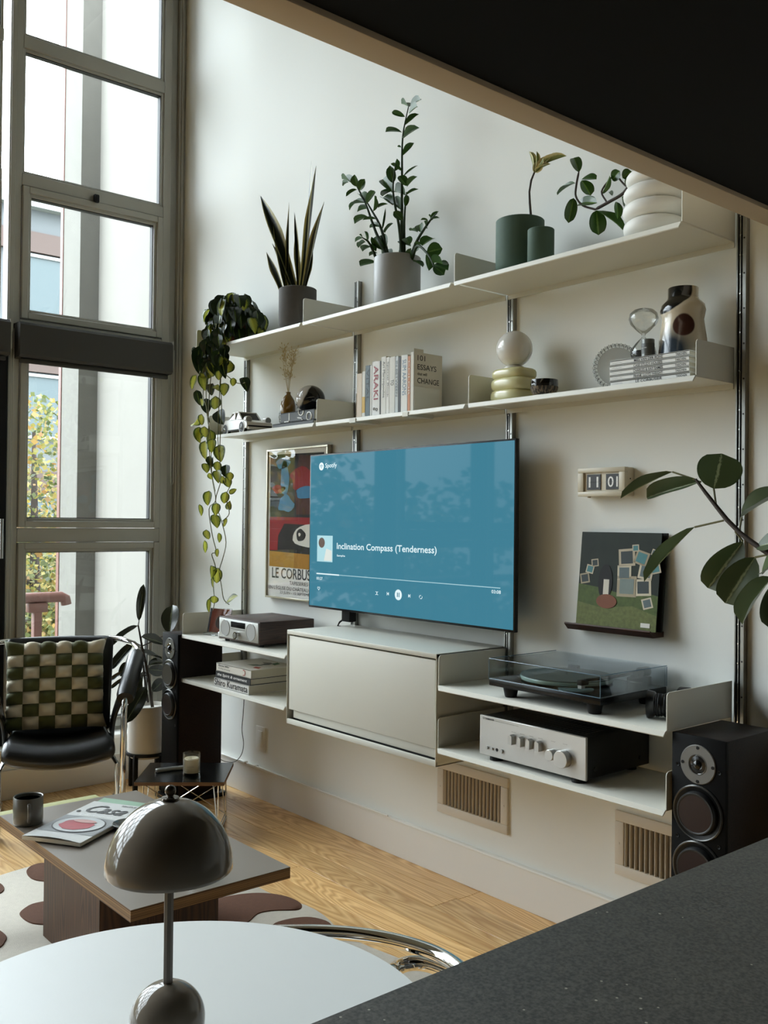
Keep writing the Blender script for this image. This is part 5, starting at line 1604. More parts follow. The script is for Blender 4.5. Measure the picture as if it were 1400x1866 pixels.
VL = [(C2(450, 880), C2(428, 1015), 9), (C2(525, 935), C2(478, 1075), 10), (C2(395, 1045), C2(395, 1152), 6), (C2(112, 1108), C2(52, 1265), 6), (C2(190, 1100), C2(215, 1275), 8), (C2(125, 1295), C2(162, 1452), 7), (C2(240, 1395), C2(245, 1555), 9), (C2(350, 1365), C2(347, 1515), 9), (C2(465, 1205), C2(448, 1335), 8), (C2(570, 1135), C2(562, 1225), 5), (C2(685, 1140), C2(748, 1272), 8), (C2(130, 1625), C2(72, 1728), 7), (C2(185, 1580), C2(175, 1700), 6), (C2(390, 1540), C2(432, 1675), 11), (C2(150, 1740), C2(145, 1890), 9), (C2(220, 1730), C2(225, 1850), 8),
      (C2(300, 960), C2(290, 1110), 11), (C2(255, 980), C2(270, 1130), 9), (C2(210, 1050), C2(225, 1180), 8), (C2(95, 870), C2(110, 940), 5), (C2(90, 760), C2(95, 860), 5), (C2(150, 780), C2(130, 1060), 8), (C2(320, 1210), C2(290, 1340), 8), (C2(380, 1210), C2(340, 1280), 7), (C2(195, 1390), C2(180, 1460), 6), (C2(400, 700), C2(415, 810), 6), (C2(300, 700), C2(310, 900), 8), (C2(200, 700), C2(190, 870), 7), (C2(470, 650), C2(460, 830), 6),
      (C4(100, 10), C4(100, 110), 8), (C4(190, 30), C4(190, 140), 8), (C4(150, 120), C4(140, 250), 11), (C4(265, 150), C4(270, 265), 10), (C4(145, 290), C4(165, 355), 7), (C4(250, 275), C4(240, 345), 7), (C4(315, 305), C4(310, 390), 8), (C4(245, 350), C4(255, 425), 7), (C4(320, 400), C4(335, 475), 7), (C4(180, 515), C4(165, 615), 8), (C4(315, 520), C4(300, 605), 7), (C4(240, 610), C4(235, 695), 7), (C4(345, 590), C4(330, 665), 5), (C4(105, 620), C4(122, 700), 4), (C4(225, 700), C4(240, 795), 8), (C4(320, 730), C4(292, 785), 4), (C4(160, 820), C4(172, 890), 7), (C4(258, 845), C4(265, 915), 4), (C4(145, 908), C4(150, 998), 4), (C4(250, 970), C4(240, 1030), 4), (C4(205, 1110), C4(210, 1190), 6), (C4(250, 1130), C4(235, 1240), 8), (C4(215, 1200), C4(205, 1270), 5), (C4(225, 1345), C4(215, 1400), 7), (C4(330, 1380), C4(400, 1340), 8), (C4(185, 1370), C4(175, 1470), 4), (C4(180, 365), C4(205, 410), 4), (C4(345, 515), C4(400, 490), 4), (C4(350, 360), C4(345, 420), 6), (C4(205, 100), C4(200, 190), 8), (C4(190, 230), C4(200, 300), 7), (C4(290, 390), C4(285, 450), 6)]
for k_, (b_, t_, w_) in enumerate(VL):
    y_ = VYv + random.uniform(-.03, .03)
    dark = (k_ in (20, 21, 22, 26, 27)) or random.random() < .12
    add_leaf(ph, random.choice(PHD if dark else PHM), at(*b_, Y=y_), at(*t_, Y=y_ + random.uniform(-.02, .02)), w_ * 4.55 / 1734 * 1.2, TOCAM + Vector((random.uniform(-.7, .7), random.uniform(-.5, .5), random.uniform(0, .5))))
for k_ in range(34):      # dark leaves spilling over the shelf end
    px, py = random.uniform(358, 412), random.uniform(600, 660)
    y_ = VYv + random.uniform(-.03, .02)
    add_leaf(ph, random.choice(PHD), at(px, py, Y=y_), at(px + random.uniform(-6, 6), py + random.uniform(18, 30), Y=y_), random.uniform(.02, .032), TOCAM + Vector((random.uniform(-.8, .6), random.uniform(-.5, .5), .3)))

# rubber plant by the window
RXp = -.345
pr = at(268, 1300, X=RXp)
RP_TOP = at(262, 1284, X=RXp).z
RP_BOT = at(262, 1368, X=RXp).z
rp = empty('planter', (RXp, pr.y, 0), 0, 'white ribbed cylinder planter on a black stand behind the corner speaker', 'planter')
RR = .098
prof = [(RR * .85, RP_BOT - .03), (RR * .86, RP_BOT - .0), (RR, RP_BOT + .002)]
nz_ = 36
for k_ in range(nz_ + 1): prof.append((RR + (.0009 if k_ % 2 else -.0003), RP_BOT + .005 + (RP_TOP - RP_BOT - .008) * k_ / nz_))
prof += [(RR - .006, RP_TOP), (RR - .008, RP_TOP - .02), (0, RP_TOP - .03)]
B().lathe(prof, 48).obj('pot_body', pm('white_ribbed_ceramic', '#d9d5cd', .6), rp)
B().lathe([(0, RP_TOP - .028), (RR - .009, RP_TOP - .028)], 28).obj('soil', SOIL, rp)
B().lathe([(RR - .006, RP_BOT - .016), (RR + .006, RP_BOT - .016), (RR + .006, RP_BOT - .002), (RR - .006, RP_BOT - .002)], 40, cap=False).obj('stand_ring', BLACKM, rp)
for a_ in (.5, 2.07, 3.64, 5.21):
    x_, y_ = math.cos(a_) * RR * .97, math.sin(a_) * RR * .97
    B().box(x_ - .011, y_ - .011, 0, x_ + .011, y_ + .011, RP_BOT - .004, .003).obj('stand_leg', BLACKM, rp)
def CR(cx, cy): return 180 + cx / 6.6625, 1050 + cy / 6.6625
rb = empty('rubber_plant', (RXp, pr.y, RP_TOP - .03), 0, 'dark rubber plant with large leathery leaves between chair and corner speaker', 'plant')
P = [at(*CR(*c), X=RXp + dx) - Vector(rb.location) for c, dx in (((655, 1560), 0), ((600, 1200), .0), ((560, 1010), .01), ((525, 850), .02), ((480, 600), .03))]
P[0] = Vector((P[0].x, P[0].y, .0))
B().tube(P, [.009, .008, .007, .006, .004], 8).obj('stem', STEMB, rb)
B().tube([at(*CR(*c), X=RXp - .02) - Vector(rb.location) for c in ((600, 1530), (570, 1340), (545, 1150), (530, 900))], [.006, .005, .005, .004], 8).obj('stem', STEMB, rb)
RBM = [leafmesh('leaf', RUBLEAF, ell(.6, .5), 10, .12, .06 + .05 * k_, side=.04 * k_) for k_ in range(3)]
for k_, (b_, t_, w_, dx, nr) in enumerate([((488, 545), (542, 95), 105, 0, None), ((470, 605), (135, 825), 75, .06, (.5, -.3, .9)), ((465, 600), (180, 735), 60, -.05, (.5, -.3, .8)), ((430, 800), (130, 1130), 125, -.05, None), ((515, 735), (810, 800), 190, .05, (.5, -.2, .9)), ((400, 940), (785, 935), 130, -.06, (.4, -.3, .9)), ((595, 1130), (800, 1150), 150, -.03, None), ((862, 690), (880, 335), 235, -.10, None), ((575, 1340), (350, 1755), 175, .12, None), ((290, 1160), (130, 1270), 60, -.08, None), ((310, 1230), (135, 1365), 50, -.06, None), ((650, 1400), (810, 1240), 160, -.04, None), ((500, 1210), (440, 1430), 110, -.03, None), ((330, 1040), (255, 1220), 90, -.04, None), ((600, 1080), (800, 1000), 110, -.08, None), ((540, 1150), (520, 1380), 60, -.09, None)]):
    ba = at(*CR(*b_), X=RXp + dx * .3); ti = at(*CR(*t_), X=RXp + dx)
    if ti.y > -.03: ti.y = -.03
    if ti.x < -.60: ti.x = -.6
    add_leaf(rb, RBM[k_ % 3], ba, ti, w_ / 6.6625 * .5 * 4.85 / 1734, nr if nr else TOCAM + Vector((random.uniform(-.3, .3), random.uniform(-.3, .3), random.uniform(-.1, .4))))
    near = min(P, key=lambda v: (v + Vector(rb.location) - ba).length)
    if (near + Vector(rb.location) - ba).length < .4: B().tube([near, ba - Vector(rb.location)], .003, 6).obj('leaf_stalk', STEMB, rb)

# ficus branch reaching in from the right
FY = -.8
def CF(cx, cy): return 980 + cx / 3.3333, 800 + cy / 3.3333
fp = empty('ficus_pot', (3.25, -.47, 0), 0, 'grey floor pot of the ficus, hidden beyond the stone worktop', 'pot')
B().lathe([(.10, 0), (.11, .004), (.135, .30), (.137, .32), (.13, .32), (.125, .28), (0, .28)], 36).obj('pot_body', pm('grey_pot', '#6c6b67', .6), fp)
B().lathe([(0, .285), (.126, .285)], 24).obj('soil', SOIL, fp)
fc = empty('ficus', (3.25, -.47, .28), 0, 'large-leaved ficus branch reaching in from the right edge', 'plant')
P = [Vector((3.25, -.47, .28)), Vector((3.33, -.55, .7)), at(1500, 1120, Y=-.68), at(1440, 1035, Y=FY)] + [at(*CF(*c), Y=FY) for c in ((1400, 693), (1300, 625), (1230, 570), (1150, 490), (1090, 415), (1020, 325), (960, 245))]
B().tube([p_ - Vector(fc.location) for p_ in P], [.013, .011, .009, .0075, .006, .0055, .005, .005, .0045, .004, .003], 10).obj('branch', STEMB, fc)
FCM = [leafmesh('leaf', FICLEAF, ell(.6, .42), 12, .16, .08, side=0), leafmesh('leaf', FICLEAF, ell(.6, .42), 12, .3, .14, side=.05), leafmesh('leaf', FICLEAF, ell(.7, .5), 12, .25, .02, side=-.05)]
for k_, (pet, b_, t_, w_, nr, mi) in enumerate([((955, 245), (820, 200), (497, 338), 74, (.1, .3, 1), 0), ((975, 270), (992, 258), (660, 352), 104, (.4, -.75, .35), 2), ((1085, 405), (1070, 302), (1125, 92), 250, (.7, -.6, .15), 0), ((1130, 495), (955, 535), (634, 846), 84, (-.2, .5, 1), 0), ((1200, 560), (1248, 622), (1030, 905), 180, (.6, -.8, .1), 2), ((1410, 700), (1322, 718), (1135, 1002), 185, (.5, -.8, .2), 0), ((1225, 560), (1240, 475), (1470, 300), 110, (.3, -.6, .8), 1), ((1430, 800), (1430, 838), (1212, 1110), 130, (.2, -.5, .9), 1), ((1380, 680), (1335, 655), (1480, 610), 110, (.6, -.6, .4), 0), ((1420, 760), (1362, 818), (1480, 740), 110, (.6, -.6, .4), 2), ((1470, 900), (1480, 860), (1420, 1150), 150, (.5, -.7, .4), 1)]):
    dy = random.uniform(-.03, .03)
    ba = at(*CF(*b_), Y=FY + dy * .4); ti = at(*CF(*t_), Y=FY + dy * 1.5 - .02)
    add_leaf(fc, FCM[mi], ba, ti, w_ / 3.3333 * .5 * 2.08 / 1734 * 1.08, nr)
    B().tube([at(*CF(*pet), Y=FY) - Vector(fc.location), ba - Vector(fc.location)], .0022, 6).obj('leaf_stalk', pm('pale_stalk', '#6d6a48', .6), fc)
# ------------------------------------------------------------------ stone worktop (kitchen island)
def stone():
    m = bpy.data.materials.new('dark_speckled_stone'); m.use_nodes = True
    nt = m.node_tree; bs = nt.nodes['Principled BSDF']
    tc = node(nt, 'ShaderNodeTexCoord')
    n1 = node(nt, 'ShaderNodeTexNoise'); n1.inputs['Scale'].default_value = 7; n1.inputs['Detail'].default_value = 8
    n2 = node(nt, 'ShaderNodeTexNoise'); n2.inputs['Scale'].default_value = 260; n2.inputs['Detail'].default_value = 4
    vo = node(nt, 'ShaderNodeTexVoronoi'); vo.inputs['Scale'].default_value = 55
    for n in (n1, n2, vo): nt.links.new(tc.outputs['Object'], n.inputs['Vector'])
    c1 = ramp(nt, [(.3, '#1b1a17'), (.7, '#33312b')]); nt.links.new(n1.outputs['Fac'], c1.inputs[0])
    c2 = ramp(nt, [(.35, '#0f0f0d'), (.65, '#57554c')]); nt.links.new(n2.outputs['Fac'], c2.inputs[0])
    mx = node(nt, 'ShaderNodeMixRGB'); mx.inputs[0].default_value = .5
    nt.links.new(c1.outputs[0], mx.inputs[1]); nt.links.new(c2.outputs[0], mx.inputs[2])
    lt = node(nt, 'ShaderNodeMath', operation='LESS_THAN'); lt.inputs[1].default_value = .09; nt.links.new(vo.outputs['Distance'], lt.inputs[0])
    n3 = node(nt, 'ShaderNodeTexNoise'); n3.inputs['Scale'].default_value = 9; nt.links.new(tc.outputs['Object'], n3.inputs['Vector'])
    gt = node(nt, 'ShaderNodeMath', operation='GREATER_THAN'); gt.inputs[1].default_value = .58; nt.links.new(n3.outputs['Fac'], gt.inputs[0])
    mu = node(nt, 'ShaderNodeMath', operation='MULTIPLY'); nt.links.new(lt.outputs[0], mu.inputs[0]); nt.links.new(gt.outputs[0], mu.inputs[1])
    mx2 = node(nt, 'ShaderNodeMixRGB'); mx2.inputs[2].default_value = (*hx('#8d897a'), 1)
    nt.links.new(mu.outputs[0], mx2.inputs[0]); nt.links.new(mx.outputs[0], mx2.inputs[1]); nt.links.new(mx2.outputs[0], bs.inputs['Base Color'])
    bs.inputs['Roughness'].default_value = .6
    bs.inputs['Specular IOR Level'].default_value = .3
    bp = node(nt, 'ShaderNodeBump'); bp.inputs['Strength'].default_value = .25; bp.inputs['Distance'].default_value = .001
    nt.links.new(n2.outputs['Fac'], bp.inputs['Height']); nt.links.new(bp.outputs[0], bs.inputs['Normal'])
    return m
ct = empty('worktop', (3.526, -2.2, .88), 0, 'dark speckled stone worktop filling the lower right corner', 'worktop')
B().box(0, -1.5, 0, 1.2, 1.42, .04, .002).obj('stone_slab', stone(), ct)
ic = empty('island_cabinet', (3.56, -2.2, 0), 0, 'dark island cabinet carrying the stone worktop', 'cabinet')
DKCAB = pm('dark_cabinet_paint', '#2a2a28', .55)
B().box(.02, -1.46, .1, 1.12, 1.38, .88).obj('body', DKCAB, ic)
B().box(.06, -1.42, 0, 1.08, 1.34, .1).obj('kick_plate', BLACKM, ic)
for k_ in range(4):
    d_ = B().box(0, -1.455 + k_ * .71, .105, .02, -1.455 + (k_ + 1) * .71 - .006, .875, .002).obj('door', DKCAB, ic)
    B().box(-.012, -1.455 + k_ * .71 + .3, .82, .0, -1.455 + k_ * .71 + .42, .828, .002).obj('handle', STEEL, d_)

# ------------------------------------------------------------------ small round table with mushroom lamp
rt = empty('round_table', (3.158, -2.071, 0), 0, 'small round white table in the foreground under the lamp', 'table')
B().lathe([(0, .722), (.346, .722), (.355, .727), (.3574, .733), (.3574, .737), (.355, .74), (0, .74)], 120).obj('table_top', pm('white_laminate', '#d9dad6', .38, var=.01, scale=30), rt)
B().lathe([(.20, 0), (.2, .012), (.06, .025), (.028, .06), (.025, .4), (.03, .66), (.09, .72), (0, .722)], 40).obj('pedestal', pm('white_enamel', '#dcdcd8', .3), rt)
lp = empty('mushroom_lamp', (3.163, -2.071, .74), 0, 'glossy grey-brown dome lamp on the round white table', 'lamp')
TAUPE = pm('glossy_taupe_lacquer', '#7a7063', .09, spec=.4)
pts = [(0, 0), (.044, 0), (.0465, .004)]
for k_ in range(12):
    a_ = math.radians(-5 + 95 * k_ / 11)
    pts.append((.0475 * math.cos(a_), .026 + .046 * math.sin(a_)))
B().lathe(pts, 48).obj('base', TAUPE, lp)
B().lathe([(.0062, .068), (.0062, .2)], 8).obj('stem', pm('taupe_stem', '#5d5348', .3), lp)
sh = []
for k_ in range(16):
    a_ = math.radians(90 * k_ / 15)
    sh.append((.0805 * math.cos(a_), .2165 + .0885 * math.sin(a_)))
inner = [(max(r_ - .003, 0), z_ - .003) for r_, z_ in reversed(sh)]
inner[-1] = (.0775, .216)
B().lathe([(.0795, .215)] + sh[:-1] + [(.0005, .305)], 64, cap=False).lathe(inner, 64, cap=False).obj('shade', TAUPE, lp)
B().lathe([(.0, .203), (.02, .205), (.03, .211), (.032, .219), (0, .221)], 32).obj('diffuser', pm('opal_diffuser', '#cfcac0', .3), lp)
kn = B().lathe([(.012, .3045), (.011, .307), (.004, .308), (.004, .310)], 24).ball((0, 0, .3155), .0072, 20, 12).obj('finial', pm('finial_taupe', '#5a5146', .15, .6), lp)

# ------------------------------------------------------------------ chrome tube chair pushed under the round table
tc_ = empty('tube_chair', (3.08, -1.78, 0), 0, 'chrome tube chair whose curved back rail shows behind the round table', 'chair')
o_ = Vector(tc_.location)
hz = .665
hp = [at(px, py, Z=hz) for px, py in ((430, 1700), (480, 1699), (540, 1698), (600, 1699), (660, 1704), (720, 1714), (775, 1730), (815, 1748), (845, 1772), (850, 1800))]
B().tube(curve([p_ - o_ for p_ in hp], 4), .0125, 16).obj('back_rail', CHROME, tc_)
hp2 = [at(px, py, Z=hz - .03) for px, py in ((880, 1812), (850, 1788), (815, 1770), (775, 1757), (745, 1756), (722, 1766), (712, 1786))]
p2 = [p_ - o_ for p_ in hp2]
p2 += [Vector((p2[-1].x + .01, p2[-1].y - .02, .55)), Vector((p2[-1].x + .01, p2[-1].y - .03, .02))]
B().tube(curve(p2, 4), .0125, 16).obj('arm_tube', CHROME, tc_)
e0 = hp[0] - o_
B().tube([e0, e0 + Vector((-.005, -.03, -.03)), Vector((e0.x, e0.y - .05, .45)), Vector((e0.x, e0.y - .05, .013)), Vector((e0.x + .02, e0.y - .06, .013))], .0125, 14).obj('leg', CHROME, tc_)
e1 = hp[-1] - o_
B().tube([e1, e1 + Vector((0, -.03, -.03)), Vector((e1.x, e1.y - .05, .45)), Vector((e1.x, e1.y - .05, .013))], .0125, 14).obj('leg', CHROME, tc_)
B().box(-.16, -.22, .43, .14, -.02, .455, .01).obj('seat', pm('black_seat', '#141414', .4), tc_)

# ------------------------------------------------------------------ coffee table
PLY = wood('plywood_edge', '#4a3018', '#a07c50', scale=3, stretch=(.4, .4, 190), rough=.6, rings=1.0, rnd=False, bump=.1, contrast=(.2, .75))
PLYF = wood('brown_plywood_face', '#3a2312', '#573820', scale=5, stretch=(10, 10, 1), rough=.5, rnd=False)
cx0, cx1, cy0, cy1, cz = .825, 1.875, -1.508, -.99, .352
cf = empty('coffee_table', ((cx0 + cx1) / 2, (cy0 + cy1) / 2, 0), 0, 'low plywood coffee table with grey-brown laminate top', 'coffee table')
hx_, hy_ = (cx1 - cx0) / 2, (cy1 - cy0) / 2
B().box(-hx_, -hy_, cz - .034, hx_, hy_, cz - .0012).obj('plywood_core', PLY, cf)
B().box(-hx_, -hy_, cz - .0012, hx_, hy_, cz).obj('laminate_top', pm('grey_brown_laminate', '#756c62', .3, var=.04, scale=9, rvar=.05), cf)
ccx, ccy = (cx0 + cx1) / 2, (cy0 + cy1) / 2
for q0 in ((1.11, -1.455, 1.555, -1.432), (1.11, -1.073, 1.555, -1.05), (1.11, -1.432, 1.133, -1.073), (1.532, -1.432, 1.555, -1.073)):
    B().box(q0[0] - ccx, q0[1] - ccy, .0125, q0[2] - ccx, q0[3] - ccy, cz - .034).obj('leg_panel', PLYF, cf)

mug = at(51, 1500, Z=cz)
mg = empty('mug', (mug.x, mug.y, cz), 0, 'dark grey mug on the far corner of the coffee table', 'mug')
GRYC = pm('grey_glaze', '#5c5a55', .3, coat=.3)
mr_ = 49 / 2 * 3.6 / 1734 * .97
mh = .094
B().lathe([(0, 0), (mr_ * .9, 0), (mr_ * .97, .003), (mr_, .01), (mr_, mh - .002), (mr_ - .0015, mh), (mr_ - .004, mh - .002), (mr_ - .0045, .012), (0, .01)], 40).obj('cup', GRYC, mg)
B().lathe([(0, mh - .012), (mr_ - .005, mh - .012)], 30).obj('coffee', pm('black_coffee', '#120d09', .08), mg)
dv = Vector((.72, -.45, 0)).normalized()
dv = Vector((.80, -.25, 0)).normalized()
B().tube([dv * (mr_ - .002) + Vector((0, 0, .075)), dv * (mr_ + .016) + Vector((0, 0, .078)), dv * (mr_ + .024) + Vector((0, 0, .066)), dv * (mr_ + .024) + Vector((0, 0, .035)), dv * (mr_ + .014) + Vector((0, 0, .022)), dv * (mr_ - .002) + Vector((0, 0, .026))], .0055, 10).obj('handle', GRYC, mg)

# magazines
def mag(corners, z0, t, cover, label, curl=0.0, name='magazine'):
    a, b_, c, d = [Vector((v.x, v.y, 0)) for v in corners]       # near-left, near-right, far-right, far-left
    ctr = (a + b_ + c + d) / 4
    o = empty(name, (ctr.x, ctr.y, z0), 0, label, 'magazine')
    e = B()
    quad = [p_ - ctr for p_ in (a, b_, c, d)]
    e.loft([[p_ + Vector((0, 0, .0005)) for p_ in quad], [p_ + Vector((0, 0, t - .0012)) for p_ in quad]])
    e.obj('pages', PAGES, o)
    g = B()
    n = 10
    def pt(u, v, dz=0):
        p_ = quad[0].lerp(quad[1], u).lerp(quad[3].lerp(quad[2], u), v)
        return p_ + Vector((0, 0, t - .0008 + curl * math.sin(math.pi * u) * max(0, 1 - v * 6) ** 2 + dz))
    rows = [[g.bm.verts.new(pt(i / n, j / n)) for i in range(n + 1)] for j in range(n + 1)]
    for j in range(n):
        for i in range(n): g.bm.faces.new((rows[j][i], rows[j][i + 1], rows[j + 1][i + 1], rows[j + 1][i]))
    g.obj('front_cover', cover, o)
    return o, pt
Zm = cz + .012
cs = [at(40, 1532, Z=cz), at(146, 1546, Z=cz), at(268, 1480, Z=cz), at(172, 1468, Z=cz)]
m2, pt2 = mag([at(120, 1493, Z=cz), at(262, 1500, Z=cz), at(285, 1468, Z=cz), at(190, 1455, Z=cz)], cz, .004, pm('green_yellow_cover', '#8fae96', .35, var=.2, scale=12), 'green and yellow magazine under the one with a red dish')
YEL = pm('yellow_print', '#b5a23f', .45, var=.2, scale=30)
def onm(o, pt, poly, mat, dz=.0006, name='printed_shape'):
    g = B()
    vs = [g.bm.verts.new(pt(u, v, dz)) for u, v in poly]
    g.bm.faces.new(vs)
    g.obj(name, mat, o)
onm(m2, pt2, [(.1, .35), (.95, .3), (.97, .62), (.6, .55), (.3, .66), (.1, .6)], YEL)
Wc = pm('white_grey_cover', '#c9c9c6', .3)
m1, pt1 = mag([Vector((v.x, v.y, 0)) for v in cs], cz + .0045, .013, Wc, 'magazine with a red dish on its cover on the coffee table', .007)
def ringpts(cu, cv, ru, rv, n=28): return [(cu + ru * math.cos(2 * math.pi * k_ / n), cv + rv * math.sin(2 * math.pi * k_ / n)) for k_ in range(n)]
onm(m1, pt1, [(.01, .17), (.99, .17), (.99, .58), (.01, .58)], pm('grey_photo', '#8d8f90', .3, var=.15, scale=6), .001)
onm(m1, pt1, ringpts(.5, .375, .42, .2), pm('plate_rim', '#2b2b2b', .3), .002)
onm(m1, pt1, ringpts(.5, .375, .40, .188), pm('plate_white', '#c6c8c8', .25), .003)
onm(m1, pt1, [(u + .02 * math.sin(k_ * 2.1), v) for k_, (u, v) in enumerate(ringpts(.48, .36, .27, .13, 20))], pm('red_dish', '#9c3038', .4, var=.3, scale=40), .004)
onm(m1, pt1, ringpts(.52, .45, .2, .04), pm('pink_dish', '#b58a84', .4, var=.2, scale=40), .005)
onm(m1, pt1, ringpts(.08, .70, .035, .025, 14), INK, .0014)
# title lettering follows the cover
def mtext(o, pt, s_, u0, v0, u1, hv, mat, bold=.0, shear=.0):
    cu = bpy.data.curves.new('t', 'FONT'); cu.body = s_; cu.offset = bold; cu.shear = shear; cu.resolution_u = 3
    t_ = bpy.data.objects.new('t', cu); COL.objects.link(t_); bpy.context.view_layer.update()
    me = bpy.data.meshes.new_from_object(t_.evaluated_get(bpy.context.evaluated_depsgraph_get()))
    bpy.data.objects.remove(t_); bpy.data.curves.remove(cu)
    xs = [v.co.x for v in me.vertices]; ys = [v.co.y for v in me.vertices]
    for v in me.vertices:
        v.co = pt(u0 + (u1 - u0) * (v.co.x - min(xs)) / (max(xs) - min(xs)), v0 + hv * (v.co.y - min(ys)) / (max(ys) - min(ys)), .0016)
    me.materials.clear(); me.materials.append(mat)
    return inst('lettering', me, o)
mtext(m1, pt1, 'Casa', .16, .70, .86, .2, pm('dark_grey_ink', '#2c2c2c', .5), .012, .35)
mtext(m1, pt1, 'BRUTUS', .6, .93, .86, .03, INK, .02)
mtext(m1, pt1, 'A TABLE OF ONE\'S OWN', .2, .60, .8, .04, pm('pale_ink', '#e8e8e6', .5), .01)
p = at(232, 1512, Z=cz)
ds = empty('glass_dish', (p.x, p.y, cz), 0, 'small clear glass dish beside the magazine, behind the dome lamp', 'dish')
B().lathe([(.018, 0), (.03, .003), (.05, .02), (.052, .024), (.049, .024), (.03, .008), (0, .006)], 32).obj('dish_body', pm('grey_glass', '#8d9293', .08, .5), ds)
p = at(365, 1600, Z=cz)
gs = empty('drinking_glass', (p.x, p.y, cz), 0, 'low clear glass half hidden behind the dome lamp', 'glass')
B().lathe([(.028, 0), (.032, .002), (.034, .05), (.032, .05), (.03, .006), (0, .005)], 32).obj('tumbler', clear('tumbler_glass', (.9, .92, .92), 0, .15), gs)

# pale green bench beyond the coffee table
p1 = at(178, 1449, Z=.335)
bn = empty('low_bench', (.60, p1.y, 0), 0, 'thin pale yellow-green low bench at the far end of the coffee table', 'bench')
bxx = p1.x - .60
B().box(bxx - .02, -.75, .318, bxx + .08, 0, .335, .006, 3).obj('seat_pad', pm('pale_green_fabric', '#a3a372', .8, bump=.2, bscale=300), bn)
for xx in (bxx + .0, bxx + .06):
    for yy in (-.04, -.70): B().cyl((xx, yy, .0), (xx, yy, .32), .008, 12).obj('leg', WALN, bn)

# ------------------------------------------------------------------ wire-base side table with candle and remote
sd = empty('side_table', (.354, -.52, 0), math.atan2(.311, .243), 'low black side table with crossed wire base before the corner speaker', 'side table')
hl, hw2, hz2 = .197, .17, .25
pts = []
for (sx_, sy_) in ((1, 1), (-1, 1), (-1, -1), (1, -1)):
    pts.append((sx_ * hl, sy_ * hw2, 0))
B().box(-hl, -hw2, hz2 - .017, hl, hw2, hz2 - .0012, .0015, 1).obj('plywood_board', wood('ply_edge_2', '#5a3a1e', '#8a6238', scale=3, stretch=(.4, .4, 150), rough=.5, rnd=False), sd)
B().box(-hl + .001, -hw2 + .001, hz2 - .0014, hl - .001, hw2 - .001, hz2).obj('laminate_top', pm('black_laminate', '#0d0d0c', .22), sd)
for s in (-1, 1):
    x_ = s * .165
    B().tube([(x_, -.13, hz2 - .018), (x_ * 1.02, -.14, .01), (x_ * 1.02, -.12, .004), (x_ * 1.02, .12, .004), (x_ * 1.02, .14, .01), (x_, .13, hz2 - .018)], .0035, 8).obj('wire_leg', CHROME, sd)
    B().tube([(x_ * .86, -.12, hz2 - .018), (x_ * 1.0, -.125, .02), (x_ * 1.0, .125, .02), (x_ * .86, .12, hz2 - .018)], .003, 8).obj('wire_leg', CHROME, sd)
for s in (-1, 1):
    B().cyl((-.165, s * .13, .02), (.165, s * .13, hz2 - .02), .0022, 8).obj('cross_wire', CHROME, sd)
    B().cyl((-.165, s * .13, hz2 - .02), (.165, s * .13, .02), .0022, 8).obj('cross_wire', CHROME, sd)
p = at(349, 1412, Z=hz2)
cn = empty('candle', (p.x, p.y, hz2), 0, 'cream candle in a clear glass on the black side table', 'candle')
B().lathe([(0, 0), (.036, 0), (.0385, .004), (.039, .10), (.037, .1), (.036, .012), (0, .010)], 40).obj('glass_cup', clear('candle_glass', (.98, .98, .96), 0, .03, .5), cn)
B().lathe([(0, .014), (.0352, .014), (.0352, .074), (.03, .078), (.0, .07)], 36).obj('wax', pm('cream_wax', '#e6dcc0', .5), cn)
text('boy smells', .03, .0045, pm('faint_ink', '#8a7f66', .5), cn, tuple(TOCAM.xy * .0394) + (.045,), rot=(math.pi / 2, 0, math.atan2(TOCAM.x, -TOCAM.y)), align='C')
a = at(288, 1404, Z=hz2 + .008); c = at(338, 1398, Z=hz2 + .008)
rm = empty('remote', ((a.x + c.x) / 2, (a.y + c.y) / 2, hz2), math.atan2(c.y - a.y, c.x - a.x), 'slim light grey remote lying beside the candle', 'remote')
B().box(-.075, -.014, 0, .075, .014, .016, .006, 3).obj('remote_body', pm('light_grey_plastic', '#9c9d99', .4), rm)
B().box(-.06, -.008, .0155, .03, .008, .0168, .001, 1).obj('button_strip', pm('grey_buttons', '#777874', .5), rm)

# ------------------------------------------------------------------ black leather chair by the window
pc_ = at(106, 1490, Z=0)
dirc = Vector((CPOS.x - pc_.x, CPOS.y - pc_.y))
chr_ = math.atan2(dirc.y, dirc.x) + math.pi / 2
ch = empty('armchair', (pc_.x, pc_.y, 0), chr_, 'black leather armchair with chrome tube arms in front of the window', 'armchair')
LEATH = pm('black_leather', '#0f0f0e', .32, bump=.12, bscale=90, rvar=.06, scale=12)
def skin(fn, nu, nv, name, t=.02):
    g = B()
    R = [[g.bm.verts.new(fn(i / nu, j / nv)) for i in range(nu + 1)] for j in range(nv + 1)]
    for j in range(nv):
        for i in range(nu): g.bm.faces.new((R[j][i], R[j][i + 1], R[j + 1][i + 1], R[j + 1][i]))
    o = g.obj(name, LEATH, ch, smooth=70)
    m = o.modifiers.new('thick', 'SOLIDIFY'); m.thickness = t; m.offset = 0
    m = o.modifiers.new('round', 'SUBSURF'); m.levels = 1; m.render_levels = 2
    return o
def seatf(u, v):
    x = (u - .5) * 2
    w_ = .25 - .04 * v
    y = -.26 + .46 * v
    y += .05 * x * x * (1 - v)
    z = .365 - .02 * math.sin(v * 3.1) + .03 * x * x - .07 * max(0, .16 - v) / .16
    return Vector((x * w_, y, z))
skin(seatf, 10, 10, 'seat', .075)
def backf(u, v):
    x = (u - .5) * 2
    w_ = .235 + .02 * v
    z = .36 + .455 * v
    y = .20 + .09 * v - .05 * x * x
    if v > .93: y += .03
    return Vector((x * w_, y, z))
skin(backf, 10, 10, 'backrest', .035)
